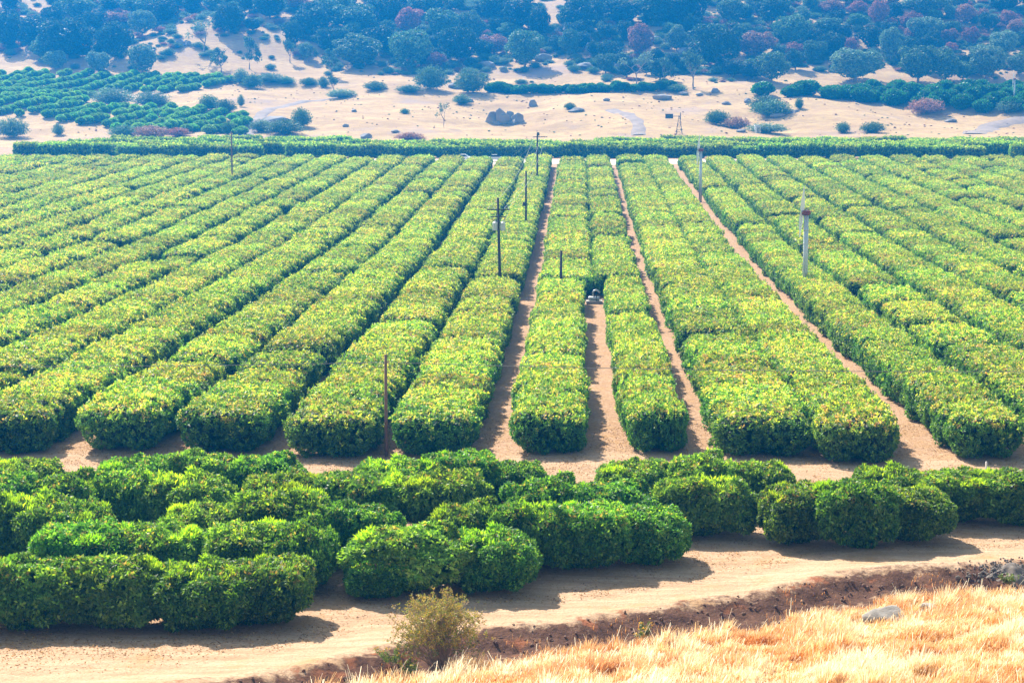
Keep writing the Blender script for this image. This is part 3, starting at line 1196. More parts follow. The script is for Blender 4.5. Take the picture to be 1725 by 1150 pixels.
BARE = [(40, 97, 52, 14), (75, 14, 34, 14), (250, 70, 18, 28), (335, 66, 48, 40), (430, 96, 140, 36), (470, 56, 34, 32), (600, 128, 70, 14), (940, 116, 56, 28), (1375, 124, 60, 14), (1490, 122, 24, 14), (925, 26, 18, 22), (300, 118, 60, 18), (835, 122, 30, 12), (1700, 132, 40, 8)]
rr = random.Random(77)
for _ in range(5000):
    x, y = rr.uniform(-50, 1775), rr.uniform(4, 132)
    if any(((x - a) / (c + 8)) ** 2 + ((y - b) / (d + 6)) ** 2 < 1 for a, b, c, d in BARE):
        continue
    if x < 560 and y > 98:
        continue
    if any(abs(x - t[0]) < 20 and abs(y - t[1]) < 12 for t in HILL):
        continue
    wd_ = rr.uniform(24, 42)
    HILL.append((x, y, wd_, wd_ * rr.uniform(.75, 1.0), rr.choice(['dark', 'dark', 'dark', 'olive', 'grey', 'red'] if x > 1150 else ['dark', 'dark', 'dark', 'olive'])))
    if len(HILL) > 225:
        break
KN = {'dark': 'dark green oak', 'olive': 'olive green oak', 'grey': 'grey green oak', 'red': 'reddish brown dry buckeye', 'green': 'bright green oak'}
BANDS = [(-99, 38, 'high on the wooded hill'), (38, 72, 'on the upper slope'), (72, 104, 'on the lower slope'), (104, 300, 'along the foot of the hill')]
seen = {}
for i, (x, y, wp, hp, kd) in sorted(enumerate(HILL), key=lambda t: t[1][0]):
    p, d = hit(x, y)
    sc = F / d
    band = next(b[2] for b in BANDS if b[0] <= y < b[1])
    key = (kd, band)
    seen[key] = seen.get(key, 0) + 1
    t = empty('buckeye_tree' if kd == 'red' else 'oak_tree', p, rr.uniform(0, 6.28))
    tag(t, f'{KN[kd]}, {ordn(seen[key])} of its colour from left, {band}', 'buckeye' if kd == 'red' else 'oak', 'buckeyes browned by drought' if kd == 'red' else 'oaks on the hill')
    c = bpy.data.objects.new('crown', oak_me[kd][i % 5])
    C.objects.link(c)
    c.parent = t
    c.scale = (wp / sc * rr.uniform(.88, 1.08), wp / sc * rr.uniform(.85, 1.05), hp / sc * rr.uniform(.92, 1.1))
    k = bpy.data.objects.new('trunk', oak_trunk[i % 2])
    C.objects.link(k)
    k.parent = t
    k.scale = (wp / sc, wp / sc, hp / sc)

OPEN = [(372, 124, 44, 42, 0, 'small open crowned oak with dark leaves at the meadow edge'), (420, 117, 42, 52, 1, 'slender open oak with a bare lower trunk above the orchard'), (489, 106, 28, 38, 2, 'thin young oak standing alone on dry grass below dark crowns'),
        (558, 132, 40, 48, 0, 'leaning open oak beside the grey bushes at the hill foot'), (520, 104, 34, 28, 1, 'low spreading open oak next to boulders'), (1168, 150, 46, 64, 2, 'pale tall open tree with a straight trunk at the meadow edge'), (1118, 140, 40, 40, 1, 'ragged open oak beside the twin trunked bare tree'),
        (562, 158, 22, 30, 2, 'sparse little oak at the end of the curving track')]
for x, y, wp, hp, k_, lab in OPEN:
    p, d = hit(x, y)
    sc = F / d
    t = empty('oak_tree', p, k_ * 2.0)
    tag(t, lab, 'oak', 'open oaks on dry grass')
    for me in open_me[k_]:
        o = bpy.data.objects.new('trunk' if me == open_me[k_][0] else 'crown', me)
        C.objects.link(o)
        o.parent = t
        o.scale = (wp / sc, wp / sc, hp / sc)
for x, y, wp, hp, k_, lab in [(345, 94, 54, 60, 0, 'tall leafless tree with forked limbs on the bare slope'), (1072, 142, 62, 52, 1, 'twin forked grey tree nearly leafless at the hill foot'), (748, 216, 24, 42, 0, 'lone spindly shrub tree casting a shadow on the meadow')]:
    p, d = hit(x, y)
    sc = F / d
    t = empty('bare_tree', p, k_ + 1.0)
    tag(t, lab, 'tree')
    for me in bare_me[k_]:
        o = bpy.data.objects.new('trunk' if me == bare_me[k_][0] else 'crown', me)
        C.objects.link(o)
        o.parent = t
        o.scale = (wp / sc, wp / sc, hp / sc)

# shrubs of the meadow: feathery clumps
shrub_me = {}
for i, k in enumerate(['olive', 'grey', 'green', 'red']):
    shrub_me[k] = []
    for s in range(2):
        r = np.random.default_rng(700 + 10 * i + s)
        n = 1500
        a = r.uniform(0, 6.283, n)
        lean = r.uniform(0, 1, n) ** .7 * .95
        hgt = r.uniform(.35, 1.0, n) * (1 - .35 * lean ** 2)
        d_ = np.stack([np.cos(a) * lean * .5, np.sin(a) * lean * .5, hgt], 1)
        p = d_ * np.array([1, 1, .92]) * (.12 + .88 * r.uniform(size=(n, 1)) ** .6)
        p[:, :2] *= (1 + .5 * (1 - p[:, 2:3]))
        nr = unit(d_)
        V, Q = rosettes(p, nr, 3, .11, .028, r, tilt=(.5, 1.3))
        cc = np.repeat(pick(PALS[k], [1] * len(PALS[k]), n, r), 3, 0)
        shrub_me[k].append(build('shrub', V, Q, M_OAK, cols=cc, link=False).data)
SHRUBS = [
    (727, 152, 44, 44, 'olive', 'dense round shrub left of a matching pair at the meadow edge'), (793, 157, 56, 42, 'olive', 'broad round shrub right of the dense one at the meadow edge'), (425, 149, 28, 26, 'olive', 'upright green shrub at the end of the hill orchard'),
    (406, 142, 26, 28, 'grey', 'feathery grey shrub beside the upright green one'), (455, 140, 44, 18, 'grey', 'long low grey shrub beyond the hill orchard'), (482, 142, 30, 14, 'green', 'low green shrub right of the hill orchard'), (520, 144, 28, 14, 'green', 'small low green shrub nearer the curving track'), (545, 148, 18, 20, 'olive', 'narrow shrub left of the curving track end'),
    (190, 178, 62, 32, 'grey', 'grey brush heap between the two left orchards'), (255, 180, 52, 28, 'grey', 'grey brush clump right of the brush heap'), (352, 186, 34, 28, 'olive', 'olive shrub at the top of the lower orchard strip'), (380, 190, 30, 24, 'olive', 'smaller olive shrub beside the lower orchard strip'), (406, 180, 12, 22, 'grey', 'single upright grey bush on the meadow'),
    (20, 232, 44, 36, 'grey', 'grey shrub at the left end of the dry strip'), (98, 228, 20, 22, 'grey', 'small grey bush on the dry strip at left'), (210, 232, 44, 22, 'olive', 'low dark shrub where the dry strip ends'), (255, 232, 60, 22, 'red', 'brownish bush row below the lower orchard strip'), (300, 230, 34, 16, 'red', 'small brownish bush behind the flat topped block'),
    (508, 214, 32, 34, 'olive', 'upright shrub right of the slab boulder'), (440, 222, 34, 22, 'grey', 'grey shrub left of the slab boulder'), (478, 226, 56, 26, 'olive', 'low shrub in front of the slab boulder'), (384, 226, 20, 24, 'green', 'round green bush at the lower orchard corner'),
    (682, 192, 14, 10, 'green', 'tiny round green bush alone on the meadow'), (778, 176, 30, 18, 'olive', 'small shrub on rubble above the boulder outcrop'), (690, 236, 40, 14, 'red', 'faded brown brush at the meadow foot'), (632, 152, 40, 16, 'olive', 'ragged low shrub among stones at the upper meadow edge'), (690, 156, 36, 14, 'olive', 'second low shrub among stones at the upper meadow edge'),
    (960, 184, 20, 12, 'olive', 'tiny shrub on the slanting rock ledge'), (1208, 210, 36, 26, 'olive', 'green shrub left of the brown brush on the meadow'), (1240, 218, 44, 22, 'red', 'brown brush between two green shrubs on the meadow'), (1300, 196, 60, 30, 'olive', 'large pale shrub against dark rocks on the meadow'), (1288, 186, 44, 26, 'olive', 'dark upper shrub behind the large pale one'),
    (1346, 184, 14, 20, 'olive', 'narrow bush right of the dark rocks'), (1292, 224, 56, 18, 'grey', 'dark grey shrub beside the white shed'), (1420, 224, 24, 20, 'olive', 'round bush at the meadow foot beside its twin'), (1470, 224, 34, 20, 'olive', 'wide bush at the meadow foot right of the round one'),
    (1560, 192, 58, 28, 'red', 'tangled brown bush in front of the deep green orchard'), (1700, 190, 34, 22, 'grey', 'pale feathery bush below the far fan tower'), (1140, 155, 34, 14, 'green', 'low shrub beside stones left of the deep green orchard'), (575, 165, 40, 16, 'grey', 'scrub among rocks at the track end'),
]
for i, (x, y, wp, hp, kd, lab) in enumerate(SHRUBS):
    p, d = hit(x, y)
    sc = F / d
    o = bpy.data.objects.new('shrub', shrub_me[kd][i % 2])
    C.objects.link(o)
    o.location = p - np.array([0, 0, .1])
    o.rotation_euler = (0, 0, i * 1.7)
    o.scale = (wp / sc * 1.1, wp / sc * .9, hp / sc * 1.1)
    tag(o, lab, 'shrub', 'shrubs on the dry meadow')


# low brush under and between the hill trees
rb_ = np.random.default_rng(321)
pts, rots, scs, ids = [], [], [], []
while len(pts) < 4200:
    x, y = rb_.uniform(-215, 200), rb_.uniform(604, 775)
    z = float(H(x, y))
    q = to_px([(x, y, z)])[0]
    if not (-30 < q[0] < 1760 and -10 < q[1] < 142):
        continue
    bare = any(((q[0] - a) / c) ** 2 + ((q[1] - b) / d) ** 2 < 1 for a, b, c, d in BARE)
    low = q[1] > (100 if q[0] < 560 else 126)
    if (bare and rb_.uniform() < .75) or (low and rb_.uniform() < .93) or noise2(x, y, .16, 88) < -.25 and rb_.uniform() < .7:
        continue
    pts.append((x, y, z - .1))
    rots.append((0, 0, rb_.uniform(0, 6.28)))
    w0 = rb_.uniform(1.0, 4.4)
    scs.append((w0, w0, w0 * rb_.uniform(.4, .8)))
    ids.append(int(rb_.choice([0, 1, 2, 3, 4, 5], p=[.2, .2, .2, .2, .1, .1])))
brush_obs = []
for k_ in ('olive', 'grey', 'red'):
    for me in shrub_me[k_]:
        brush_obs.append(bpy.data.objects.new('brush_kind', me))
instancer('hill_brush', pts, rots, scs, ids, brush_obs, 'low scrub scattered over the dry ground between the hill trees', 'scrub')

# dry tufts and weeds over the meadow
pts, rots, scs, ids = [], [], [], []
while len(pts) < 900:
    x, y = rb_.uniform(-150, 150), rb_.uniform(497, 625)
    q = to_px([(x, y, float(H(x, y)))])[0]
    if not (-30 < q[0] < 1760 and 120 < q[1] < 240) or rb_.uniform() < .6 * (noise2(x, y, .12, 98) < 0):
        continue
    pts.append((x, y, float(H(x, y)) - .03))
    rots.append((0, 0, rb_.uniform(0, 6.28)))
    w0 = rb_.uniform(.2, .7)
    scs.append((w0, w0, w0 * rb_.uniform(.3, .7)))
    ids.append(int(rb_.choice([0, 2, 3, 4, 5], p=[.12, .2, .2, .24, .24])))
instancer('meadow_tufts', pts, rots, scs, ids, brush_obs, 'small brown and grey tufts dotted over the dry meadow', 'weeds')

# ------------------------------------------------------------------ rocks
def rock_mesh(name, seed, mat, blocks=1, flat=.7):
    r = np.random.default_rng(seed)
    Vs, Fs = [], []
    n = 0
    v0, f0 = ICO3
    for b in range(blocks):
        v = v0.copy()
        for _ in range(16):                       # chop planes give granite its facets
            d = unit(r.normal(size=3))
            h = r.uniform(.42, .85)
            over = v @ d - h
            v = v - np.where(over > 0, over, 0)[:, None] * d
        v *= 1 + .05 * noise3(v, 5, seed + b)[:, None] + .02 * noise3(v, 14, seed + b + 7)[:, None]
        s = np.array([r.uniform(.7, 1.1), r.uniform(.6, .9), flat * r.uniform(.8, 1.15)])
        off = np.array([0, 0, 0]) if b == 0 else np.array([r.uniform(-1.3, 1.3), r.uniform(-.5, .5), r.uniform(-.25, .15)])
        k = .8 if b == 0 and blocks > 1 else 1 if b == 0 else r.uniform(.35, .8)
        Vs.append(v * s * k * .62 + off + np.array([0, 0, .25 * k]))
        Fs.append(f0 + n)
        n += len(v)
    V = np.concatenate(Vs)
    V[:, :2] /= np.abs(V[:, 0]).max() * 2
    V[:, 2] /= V[:, 2].max()
    return build(name, V, np.concatenate(Fs), mat, link=False, smooth=False).data


rocks = [rock_mesh('boulder', 800 + s, M_ROCK) for s in range(4)]


def outcrop_mesh(seed):
    r = np.random.default_rng(seed)
    Vs, Fs, n = [], [], 0
    for (x, y, k, zz) in [(-.30, 0, .20, .95), (-.12, -.05, .22, 1.1), (.05, .05, .15, 1.3), (.20, .0, .17, 1.0), (.34, .02, .13, .7), (-.42, .03, .10, .7), (.44, -.02, .08, .5), (.12, -.12, .12, .7), (-.22, -.14, .10, .6)]:
        me = rock_mesh('boulder', int(r.integers(1e6)), M_ROCK)
        v = np.array([p.co[:] for p in me.vertices])
        f = np.array([p.vertices[:] for p in me.polygons])
        bpy.data.meshes.remove(me)
        v = v - np.array([0, 0, .25])
        Vs.append(v * np.array([k * 2.1, k * 1.7, k * 2.4 * zz]) + np.array([x, y, 0]))
        Fs.append(f + n)
        n += len(v)
    V = np.concatenate(Vs)
    V[:, 2] /= V[:, 2].max()
    return build('boulder', V, np.concatenate(Fs), M_ROCK, link=False).data


outcrop = outcrop_mesh(820)
ROCKS = [
    (853, 207, 78, 34, 'o', 'large jagged boulder outcrop in the middle of the dry meadow'), (898, 178, 16, 14, 0, 'small squarish boulder above the jagged outcrop'), (1115, 168, 34, 12, 1, 'flat grey boulder on the meadow near the windmill'), (470, 212, 66, 22, 2, 'broad slab boulder among shrubs beside the curving track'),
    (596, 188, 10, 6, 0, 'small stone alone on the meadow left of the lone shrub tree'), (583, 214, 14, 7, 1, 'small dark stone above the flat topped block'), (615, 232, 24, 10, 2, 'low stone pile at the foot of the meadow'), (668, 223, 18, 6, 3, 'thin flat stone at the foot of the meadow'), (970, 188, 34, 9, 3, 'slanting ledge of rock with a tiny shrub on the meadow'),
    (1022, 170, 14, 6, 1, 'small flat stone left of the flat grey boulder'), (1258, 172, 14, 9, 2, 'small pointed boulder above the large pale shrub'), (1225, 176, 18, 7, 3, 'scattered stones left of the pointed boulder'), (1330, 190, 46, 10, 'o', 'dark rock ledge right of the large pale shrub'), (1312, 197, 34, 9, 2, 'dark rock shelf below the large pale shrub'),
    (1600, 205, 24, 7, 3, 'pale flat stone before the tangled brown bush'), (1205, 156, 16, 10, 0, 'dark boulder at the left end of the deep green orchard'), (1150, 160, 20, 7, 1, 'low dark stone beside the pale tall open tree'), (1180, 161, 18, 6, 3, 'second low dark stone beside the pale tall open tree'), (568, 162, 30, 12, 'o', 'dark rocks beside the sparse little oak at the track end'),
    (1250, 222, 24, 6, 2, 'pale low stone left of the white shed'), (1005, 90, 44, 30, 'o', 'big dark boulder on the wooded hill'), (956, 52, 24, 18, 0, 'dark round boulder high on the hill'), (938, 56, 16, 12, 2, 'smaller dark boulder left of the round one on the hill'), (916, 104, 32, 18, 1, 'wide dark boulder at the foot of an olive oak'),
    (1030, 118, 40, 22, 'o', 'broken dark rocks above the twin forked tree'), (990, 116, 40, 14, 3, 'flat dark ledge on the hill foot'), (310, 76, 34, 14, 'o', 'dark rock group left of the tall leafless tree'), (540, 74, 22, 14, 1, 'dark boulder right of the thin young oak'), (470, 40, 20, 12, 2, 'small dark boulder on the bare upper slope'), (848, 120, 12, 10, 0, 'round dark rock at the hill foot'),
    (820, 114, 30, 14, 1, 'dark angular rock right of the broad round shrub'), (770, 148, 30, 12, 3, 'dark rubble between the pair of round shrubs'), (1150, 92, 26, 16, 2, 'dark boulder between grey trees on the hill'), (1105, 70, 24, 12, 0, 'dark rock right of the reddish tree on the hill'), (250, 92, 26, 14, 1, 'grey rock in the bare gully on the left slope'), (790, 172, 24, 8, 2, 'dark rubble above the boulder outcrop'), (270, 176, 24, 14, 0, 'dark block of rock by the grey brush clump'),
]
for i, (x, y, wp, hp, k, lab) in enumerate(ROCKS):
    p, d = hit(x, y)
    sc = F / d
    hp *= .85
    o = bpy.data.objects.new('boulder', outcrop if k == 'o' else rocks[k])
    C.objects.link(o)
    o.location = p - np.array([0, 0, .12 * hp / sc])
    o.rotation_euler = (0, 0, (i % 2) * math.pi + random.uniform(-.3, .3))
    o.scale = (wp / sc, wp / sc, hp / sc)
    tag(o, lab, 'boulder', 'boulders')
for s, (x, y, wp, hp, lab) in enumerate([(1500, 1040, 92, 25, 'pale weathered boulder half sunk in tall dry grass'), (1570, 1034, 40, 18, 'small pale pointed stone right of the sunken boulder')]):
    p, d = hit(x, y)
    sc = F / d
    o = bpy.data.objects.new('boulder', rock_mesh('boulder', 860 + s, M_PALE, flat=.6))
    C.objects.link(o)
    o.location = p - np.array([0, 0, .2 if s == 0 else .06])
    o.scale = (wp / sc * 1.1, wp / sc * .8, hp / sc * 1.2)
    tag(o, lab, 'boulder')

# ------------------------------------------------------------------ poles, wires, fans, pump, windmill, cars
def top_of_hedge(x, y, h=2.75):
    r = px_ray(x, y)
    p, d = hit(x, y, h)
    q = r * d
    return np.array([q[0], q[1], float(H(q[0], q[1]))]), d


def z_at(p, y):
    """height above the foot p of the point that the photo shows at row y"""
    d = float(np.dot(p, fwd))
    lo, hi = 0.0, 80.0
    for _ in range(40):
        m = (lo + hi) / 2
        yy = to_px([p + np.array([0, 0, m])])[0][1]
        if yy > y:
            lo = m
        else:
            hi = m
    return lo


def pole(name, p, h, mat, r0, label, cat='utility pole', lean=0.0):
    t = empty(name, p)
    mb = MB()
    mb.tube([(0, 0, -.3), (lean * .5, 0, h * .5), (lean, 0, h)], [r0, r0 * .88, r0 * .74], 10)
    mb.make('shaft', mat, t, smooth=True)
    return tag(t, label, cat, 'poles standing in the orchard')


p1, d1 = hit(651, 768)
h1 = z_at(p1, 597)
t1 = pole('utility_pole', p1, h1, M_POLE, .105, 'bare reddish brown pole at the near edge of the hedged field')
mb = MB()
mb.tube([(-.16, -.02, h1 * .925), (.16, -.02, h1 * .925)], .03, 6)
mb.make('bolt', M_DARK, t1)

p2, d2 = top_of_hedge(843, 458)
h2 = z_at(p2, 333)
t2 = pole('utility_pole', p2, h2, M_DPOLE, .16, 'dark transformer pole with a crossarm rising from a hedged row', lean=-.25)
mb = MB()
zc = z_at(p2, 353)
mb.box((-.2, -.18, zc), (2.2, .10, .12))
mb.make('crossarm', M_DPOLE, t2)
mb = MB()
mb.box((-.2, -.18, z_at(p2, 365)), (1.5, .08, .10))
mb.make('lower_crossarm', M_DPOLE, t2)
for dx in (-1.15, -.6, .45, .8):
    mb = MB()
    mb.tube([(dx, -.18, zc + .06), (dx, -.18, zc + .2), (dx, -.18, zc + .24)], [.03, .05, .02], 7)
    mb.make('insulator', M_WHITE, t2)
zt = z_at(p2, 381)
for dx in (-.36, .38):
    mb = MB()
    mb.tube([(dx - .15, -.12, zt - .42), (dx - .15, -.12, zt - .40), (dx - .15, -.12, zt + .36), (dx - .15, -.12, zt + .44)], [.2, .25, .25, .1], 14)
    c = mb.make('transformer', M_STEEL, t2)
    mb = MB()
    mb.tube([(dx - .15, -.12, zt + .44), (dx - .15, -.12, zt + .62)], [.05, .03], 7)
    mb.make('bushing', M_WHITE, c)
mb = MB()
for k in range(3):
    mb.tube([(.5 + k * .12, -.2, zc), (.55 + k * .1, -.22, zc - .45), (.35, -.2, zt + .5)], .018, 5)
mb.make('fuse_leads', M_WIRE, t2)

p3 = px_ray(945, 480) * 187.0
p3[2] = float(H(p3[0], p3[1]))
t3 = pole('utility_pole', p3, z_at(p3, 422), M_DPOLE, .15, 'short dark pole in the break of a hedged row near the pump')
p4, d4 = top_of_hedge(886, 368)
h4 = z_at(p4, 288)
t4 = pole('utility_pole', p4, h4, M_DPOLE, .15, 'plain dark pole with a small box behind the transformer pole')
mb = MB()
mb.box((-.28, 0, z_at(p4, 344)), (.34, .3, .5))
mb.make('meter_box', M_DARK, t4)
mb = MB()
mb.tube([(0, 0, h4 - .1), (.25, 0, h4 + .1), (.7, 0, h4 + .12)], .03, 6)
mb.make('bracket', M_WIRE, t4)
p5, d5 = top_of_hedge(905, 293)
h5 = z_at(p5, 226)
t5 = pole('utility_pole', p5, h5, M_DPOLE, .18, 'dark crossarm pole where the field ends at the cross road')
mb = MB()
mb.box((.5, -.2, h5 - .5), (2.6, .12, .14), .25)
mb.make('crossarm', M_DPOLE, t5)
mb = MB()
mb.tube([(.15, 0, h5 - .3), (.15, 0, h5 + .3)], [.25, .22], 10)
mb.make('transformer', M_DARK, t5)
p6, d6 = top_of_hedge(391, 292)
pole('utility_pole', p6, z_at(p6, 222), M_POLE, .15, 'thin brown pole on the left side of the hedged field')


def wire(name, pts, sag, label, rad=.012, grp=None):
    mb = MB()
    for a, b in zip(pts[:-1], pts[1:]):
        a, b = np.array(a), np.array(b)
        q = []
        for i in range(17):
            f = i / 16
            p = a + (b - a) * f
            p[2] -= sag * 4 * f * (1 - f)
            q.append(tuple(p))
        mb.tube(q, rad, 5)
    return tag(mb.make(name, M_WIRE), label, 'wire', grp)


a1 = p1 + np.array([0, -.02, h1 * .925])
wire('power_line', [a1 + np.array([-48, 1.5, -.2]), a1, a1 + np.array([52, 1.0, -.2])], .35, 'single thin wire strung past the bare reddish brown pole', .018)
for k, (dx, dxx) in enumerate([(-1.15, -.6), (.45, .6), (.8, 1.5)]):
    a = p2 + np.array([dx, -.18, zc + .22])
    b = p5 + np.array([dxx, -.2, h5 - .4])
    wire('power_line', [a, b], 1.6, f'thin wire from the transformer pole to the far crossarm pole, {["left", "middle", "right"][k]} of three', .012, 'wires over the field')
for k in range(3):
    a = p5 + np.array([(-.6, .6, 1.5)[k], -.2, h5 - .4])
    b = a + np.array([-9 + k * .5, -18, -7.2])
    wire('power_line', [a, b], .4, f'thin guy wire slanting from the far crossarm pole, {["left", "middle", "right"][k]} of three', .012, 'wires over the field')


def wind_machine(x, ytop, yvis, blade, label, dz=2.75, rad=.24, pd=None, shift=0.0):
    if pd is None:
        p, d = top_of_hedge(x, yvis, dz)
    else:
        p, d = hit(x, pd)
    if shift:
        q = px_ray(x, yvis) * (d + shift)
        p = np.array([q[0], q[1], float(H(q[0], q[1]))])
    h = z_at(p, ytop)
    t = empty('wind_machine', p, YAW)
    mb = MB()
    mb.tube([(0, 0, -.2), (0, 0, h * .5), (0, 0, h - .3)], [rad * 1.08, rad, rad * .92], 16)
    tw = mb.make('tower', M_STEEL, t, smooth=True)
    mb = MB()
    for k in range(5):
        mb.tube([(0, 0, h * (.2 + .15 * k)), (0, 0, h * (.2 + .15 * k) + .08)], rad * 1.12, 16)
    mb.make('flange', M_STEEL, tw)
    mb = MB()
    mb.tube([(0, 0, h - .3), (0, 0, h - .22), (0, 0, h + .1), (0, 0, h + .16)], [rad * 1.2, rad * 1.75, rad * 1.75, rad * .9], 12)
    mb.tube([(0, 0, h), (-.45, .05, h + .02)], .09, 8)
    mb.make('gearbox', M_RUST, t, smooth=False)
    # two-blade propeller, plane seen edge on
    mb = MB()
    mb.tube([(-.30, .05, h + .02), (-.52, .05, h + .02)], [.16, .1], 10)
    pr = mb.make('hub', M_STEEL, t)
    for sgn in (1, -1):
        mb = MB()
        v = []
        for i in range(9):
            f = i / 8
            z = h + sgn * (.08 + f * blade / 2)
            ch = (.24 + .16 * math.sin(math.pi * min(f * 1.2, 1))) * (1 - .35 * f)
            tw_ = 1.0 - .5 * f
            cx_ = -.42 + sgn * (.03 + .14 * f)
            c_, s_ = math.cos(tw_), math.sin(tw_)
            for (u, vv) in ((-1, 0), (0, .28), (1, 0), (0, -.28)):
                a, b = u * ch, vv * ch
                v.append((cx_ + a * s_ * .9 + b, .05 + a * c_, z))
        f_ = []
        for i in range(8):
            for q in range(4):
                q2 = (q + 1) % 4
                f_.append((i * 4 + q, i * 4 + q2, (i + 1) * 4 + q2, (i + 1) * 4 + q))
        f_ += [(0, 1, 2, 3), (32, 33, 34, 35)]
        mb.add(v, f_)
        mb.make('blade', M_WHITE, t)
    tag(t, label, 'wind machine', 'orchard frost fans')
    return t


wind_machine(1356, 357, 475, 4.7, 'pale frost fan tower with a red cap rising from the near right field', shift=6.0)
wind_machine(1180, 252, 312, 4.6, 'pale frost fan tower beside the long dirt alley far back')
wind_machine(1708, 133, 170, 4.8, 'distant white frost fan tower in the deep green orchard', pd=178)

# well pump standing in the alley
pp, dp = hit(1001, 511)
t = empty('well_pump', pp, YAW)
t.scale = (1.05, 1.05, 1.05)
mb = MB()
mb.box((0, 0, .12), (1.5, 1.1, .3))
mb.make('concrete_pad', M_CONC, t)
mb = MB()
mb.tube([(-.55, 0, .45), (-.5, 0, .45), (.45, 0, .45), (.5, 0, .45)], [.1, .2, .2, .1], 12)
mb.make('filter_tank', M_STEEL, t, smooth=True)
mb = MB()
pts = [(-.12, .1, .3), (-.12, .1, .95)] + [(-.12 + .28 - .28 * math.cos(a), .1, .95 + .28 * math.sin(a)) for a in np.linspace(.3, 2.6, 7)] + [(.55, .1, 1.02)]
mb.tube(pts, .075, 10)
mb.make('gooseneck_pipe', M_STEEL, t, smooth=True)
mb = MB()
mb.tube([(.2, -.15, .3), (.2, -.15, .8)], .04, 8)
mb.tube([(.08, -.15, .8), (.32, -.15, .8)], .03, 6)
mb.make('valve', M_DARK, t)
tag(t, 'grey irrigation pump with a gooseneck pipe standing in the dirt alley', 'pump')

# marker stake at the near edge
ps, ds_ = hit(1661, 792)
mb = MB()
mb.box((0, 0, .2), (.09, .05, .5), .2)
mb.box((0, 0, .47), (.10, .06, .06), .2, .3)
o = mb.make('marker_stake', M_WHITE)
o.location = ps
tag(o, 'short pale stake at the near edge of the field', 'stake')

# farm windmill
pw, dw = hit(1144, 226)
hw = z_at(pw, 196)
t = empty('farm_windmill', pw, YAW)
mb = MB()
for sx, sy in ((-1, -1), (1, -1), (1, 1), (-1, 1)):
    mb.tube([(sx * .85, sy * .85, -.2), (sx * .12, sy * .12, hw)], .05, 6)
for z in (.25, .5, .75):
    w_ = .85 - (.73 * z)
    for a, b in (((-1, -1), (1, -1)), ((1, -1), (1, 1)), ((1, 1), (-1, 1)), ((-1, 1), (-1, -1))):
        mb.tube([(a[0] * w_, a[1] * w_, z * hw), (b[0] * w_, b[1] * w_, z * hw)], .03, 5)
        w2 = .85 - .73 * (z - .25)
        mb.tube([(a[0] * w2, a[1] * w2, (z - .25) * hw), (b[0] * w_, b[1] * w_, z * hw)], .025, 5)
mb.make('tower', M_DARK, t)
mb = MB()
mb.tube([(-.25, 0, hw), (.3, 0, hw)], .14, 8)
hub = mb.make('hub', M_DARK, t)
mb = MB()
for k in range(14):
    a = 6.283 * k / 14
    ca, sa = math.cos(a), math.sin(a)
    v = []
    for rr_, wv in ((.25, .06), (1.0, .2)):
        for sgn in (-1, 1):
            v.append((.3 + .06 * sgn, rr_ * ca - sgn * wv * sa, hw + rr_ * sa + sgn * wv * ca))
            v.append((.32 + .06 * sgn, rr_ * ca - sgn * wv * sa, hw + rr_ * sa + sgn * wv * ca))
    mb.add(v, [(0, 2, 6, 4), (1, 5, 7, 3), (0, 4, 5, 1), (2, 3, 7, 6), (4, 6, 7, 5), (0, 1, 3, 2)])
mb.make('vaned_wheel', M_DARK, t)
mb = MB()
mb.tube([(-.2, 0, hw), (-2.2, 0, hw)], .09, 6)
mb.box((-2.7, 0, hw), (2.1, .05, 1.25))
mb.make('tail_vane', M_DARK, t)
tag(t, 'old lattice farm windmill with a dark tail vane on the dry meadow', 'windmill')

# white shed near the shrubs
p, d = hit(1276, 224)
t = empty('pump_shed', p, YAW)
mb = MB()
mb.box((0, 0, .9), (1.5, 1.6, 2.0))
mb.make('wall', M_WHITE, t)
mb = MB()
mb.box((0, 0, 2.0), (1.8, 1.9, .16), 0, .85)
mb.make('roof', M_STEEL, t)
mb = MB()
mb.box((.1, -.82, .8), (.7, .06, 1.6))
mb.make('door', M_CONC, t)
tag(t, 'tiny white shed beside the dark grey shrub at the meadow foot', 'shed')


def car(x, y, rz, mat, label):
    p, d = hit(x, y)
    t = empty('parked_car', (p[0], 412.0, float(H(p[0], 412.0)) + .12), rz)
    prof = [(-2.2, .35), (-2.2, .75), (-2.05, .9), (-1.4, .98), (.75, .98), (2.0, .82), (2.2, .6), (2.2, .35)]
    mb = MB()
    n = len(prof)
    v = [(a, -.86, b) for a, b in prof] + [(a, .86, b) for a, b in prof]
    mb.add(v, [tuple(reversed(range(n))), tuple(range(n, 2 * n))] + [(i, (i + 1) % n, n + (i + 1) % n, n + i) for i in range(n)])
    mb.make('body', mat, t)
    cab = [(-1.45, .98, .84), (-.95, 1.42, .68), (.1, 1.44, .68), (.85, .98, .84)]
    mb = MB()
    v = [(a, -w_, b) for a, b, w_ in cab] + [(a, w_, b) for a, b, w_ in cab]
    mb.add(v, [(3, 2, 1, 0), (4, 5, 6, 7), (0, 1, 5, 4), (2, 3, 7, 6), (1, 2, 6, 5)])
    mb.make('window', M_GLASS, t)
    mb = MB()
    mb.box((-.42, 0, 1.455), (1.1, 1.36, .05))
    mb.make('roof', mat, t)
    for wx in (-1.35, 1.35):
        for wy in (-.8, .8):
            mb = MB()
            mb.tube([(wx, wy - .1, .32), (wx, wy + .1, .32)], .32, 14)
            mb.make('wheel', M_TYRE, t)
    return tag(t, label, 'car', 'cars parked at the field end')


car(838, 270, .1, M_STEEL, 'grey car on the pale cross road behind the field')
car(785, 270, -.15, M_WHITE, 'white car on the pale cross road left of the grey car')

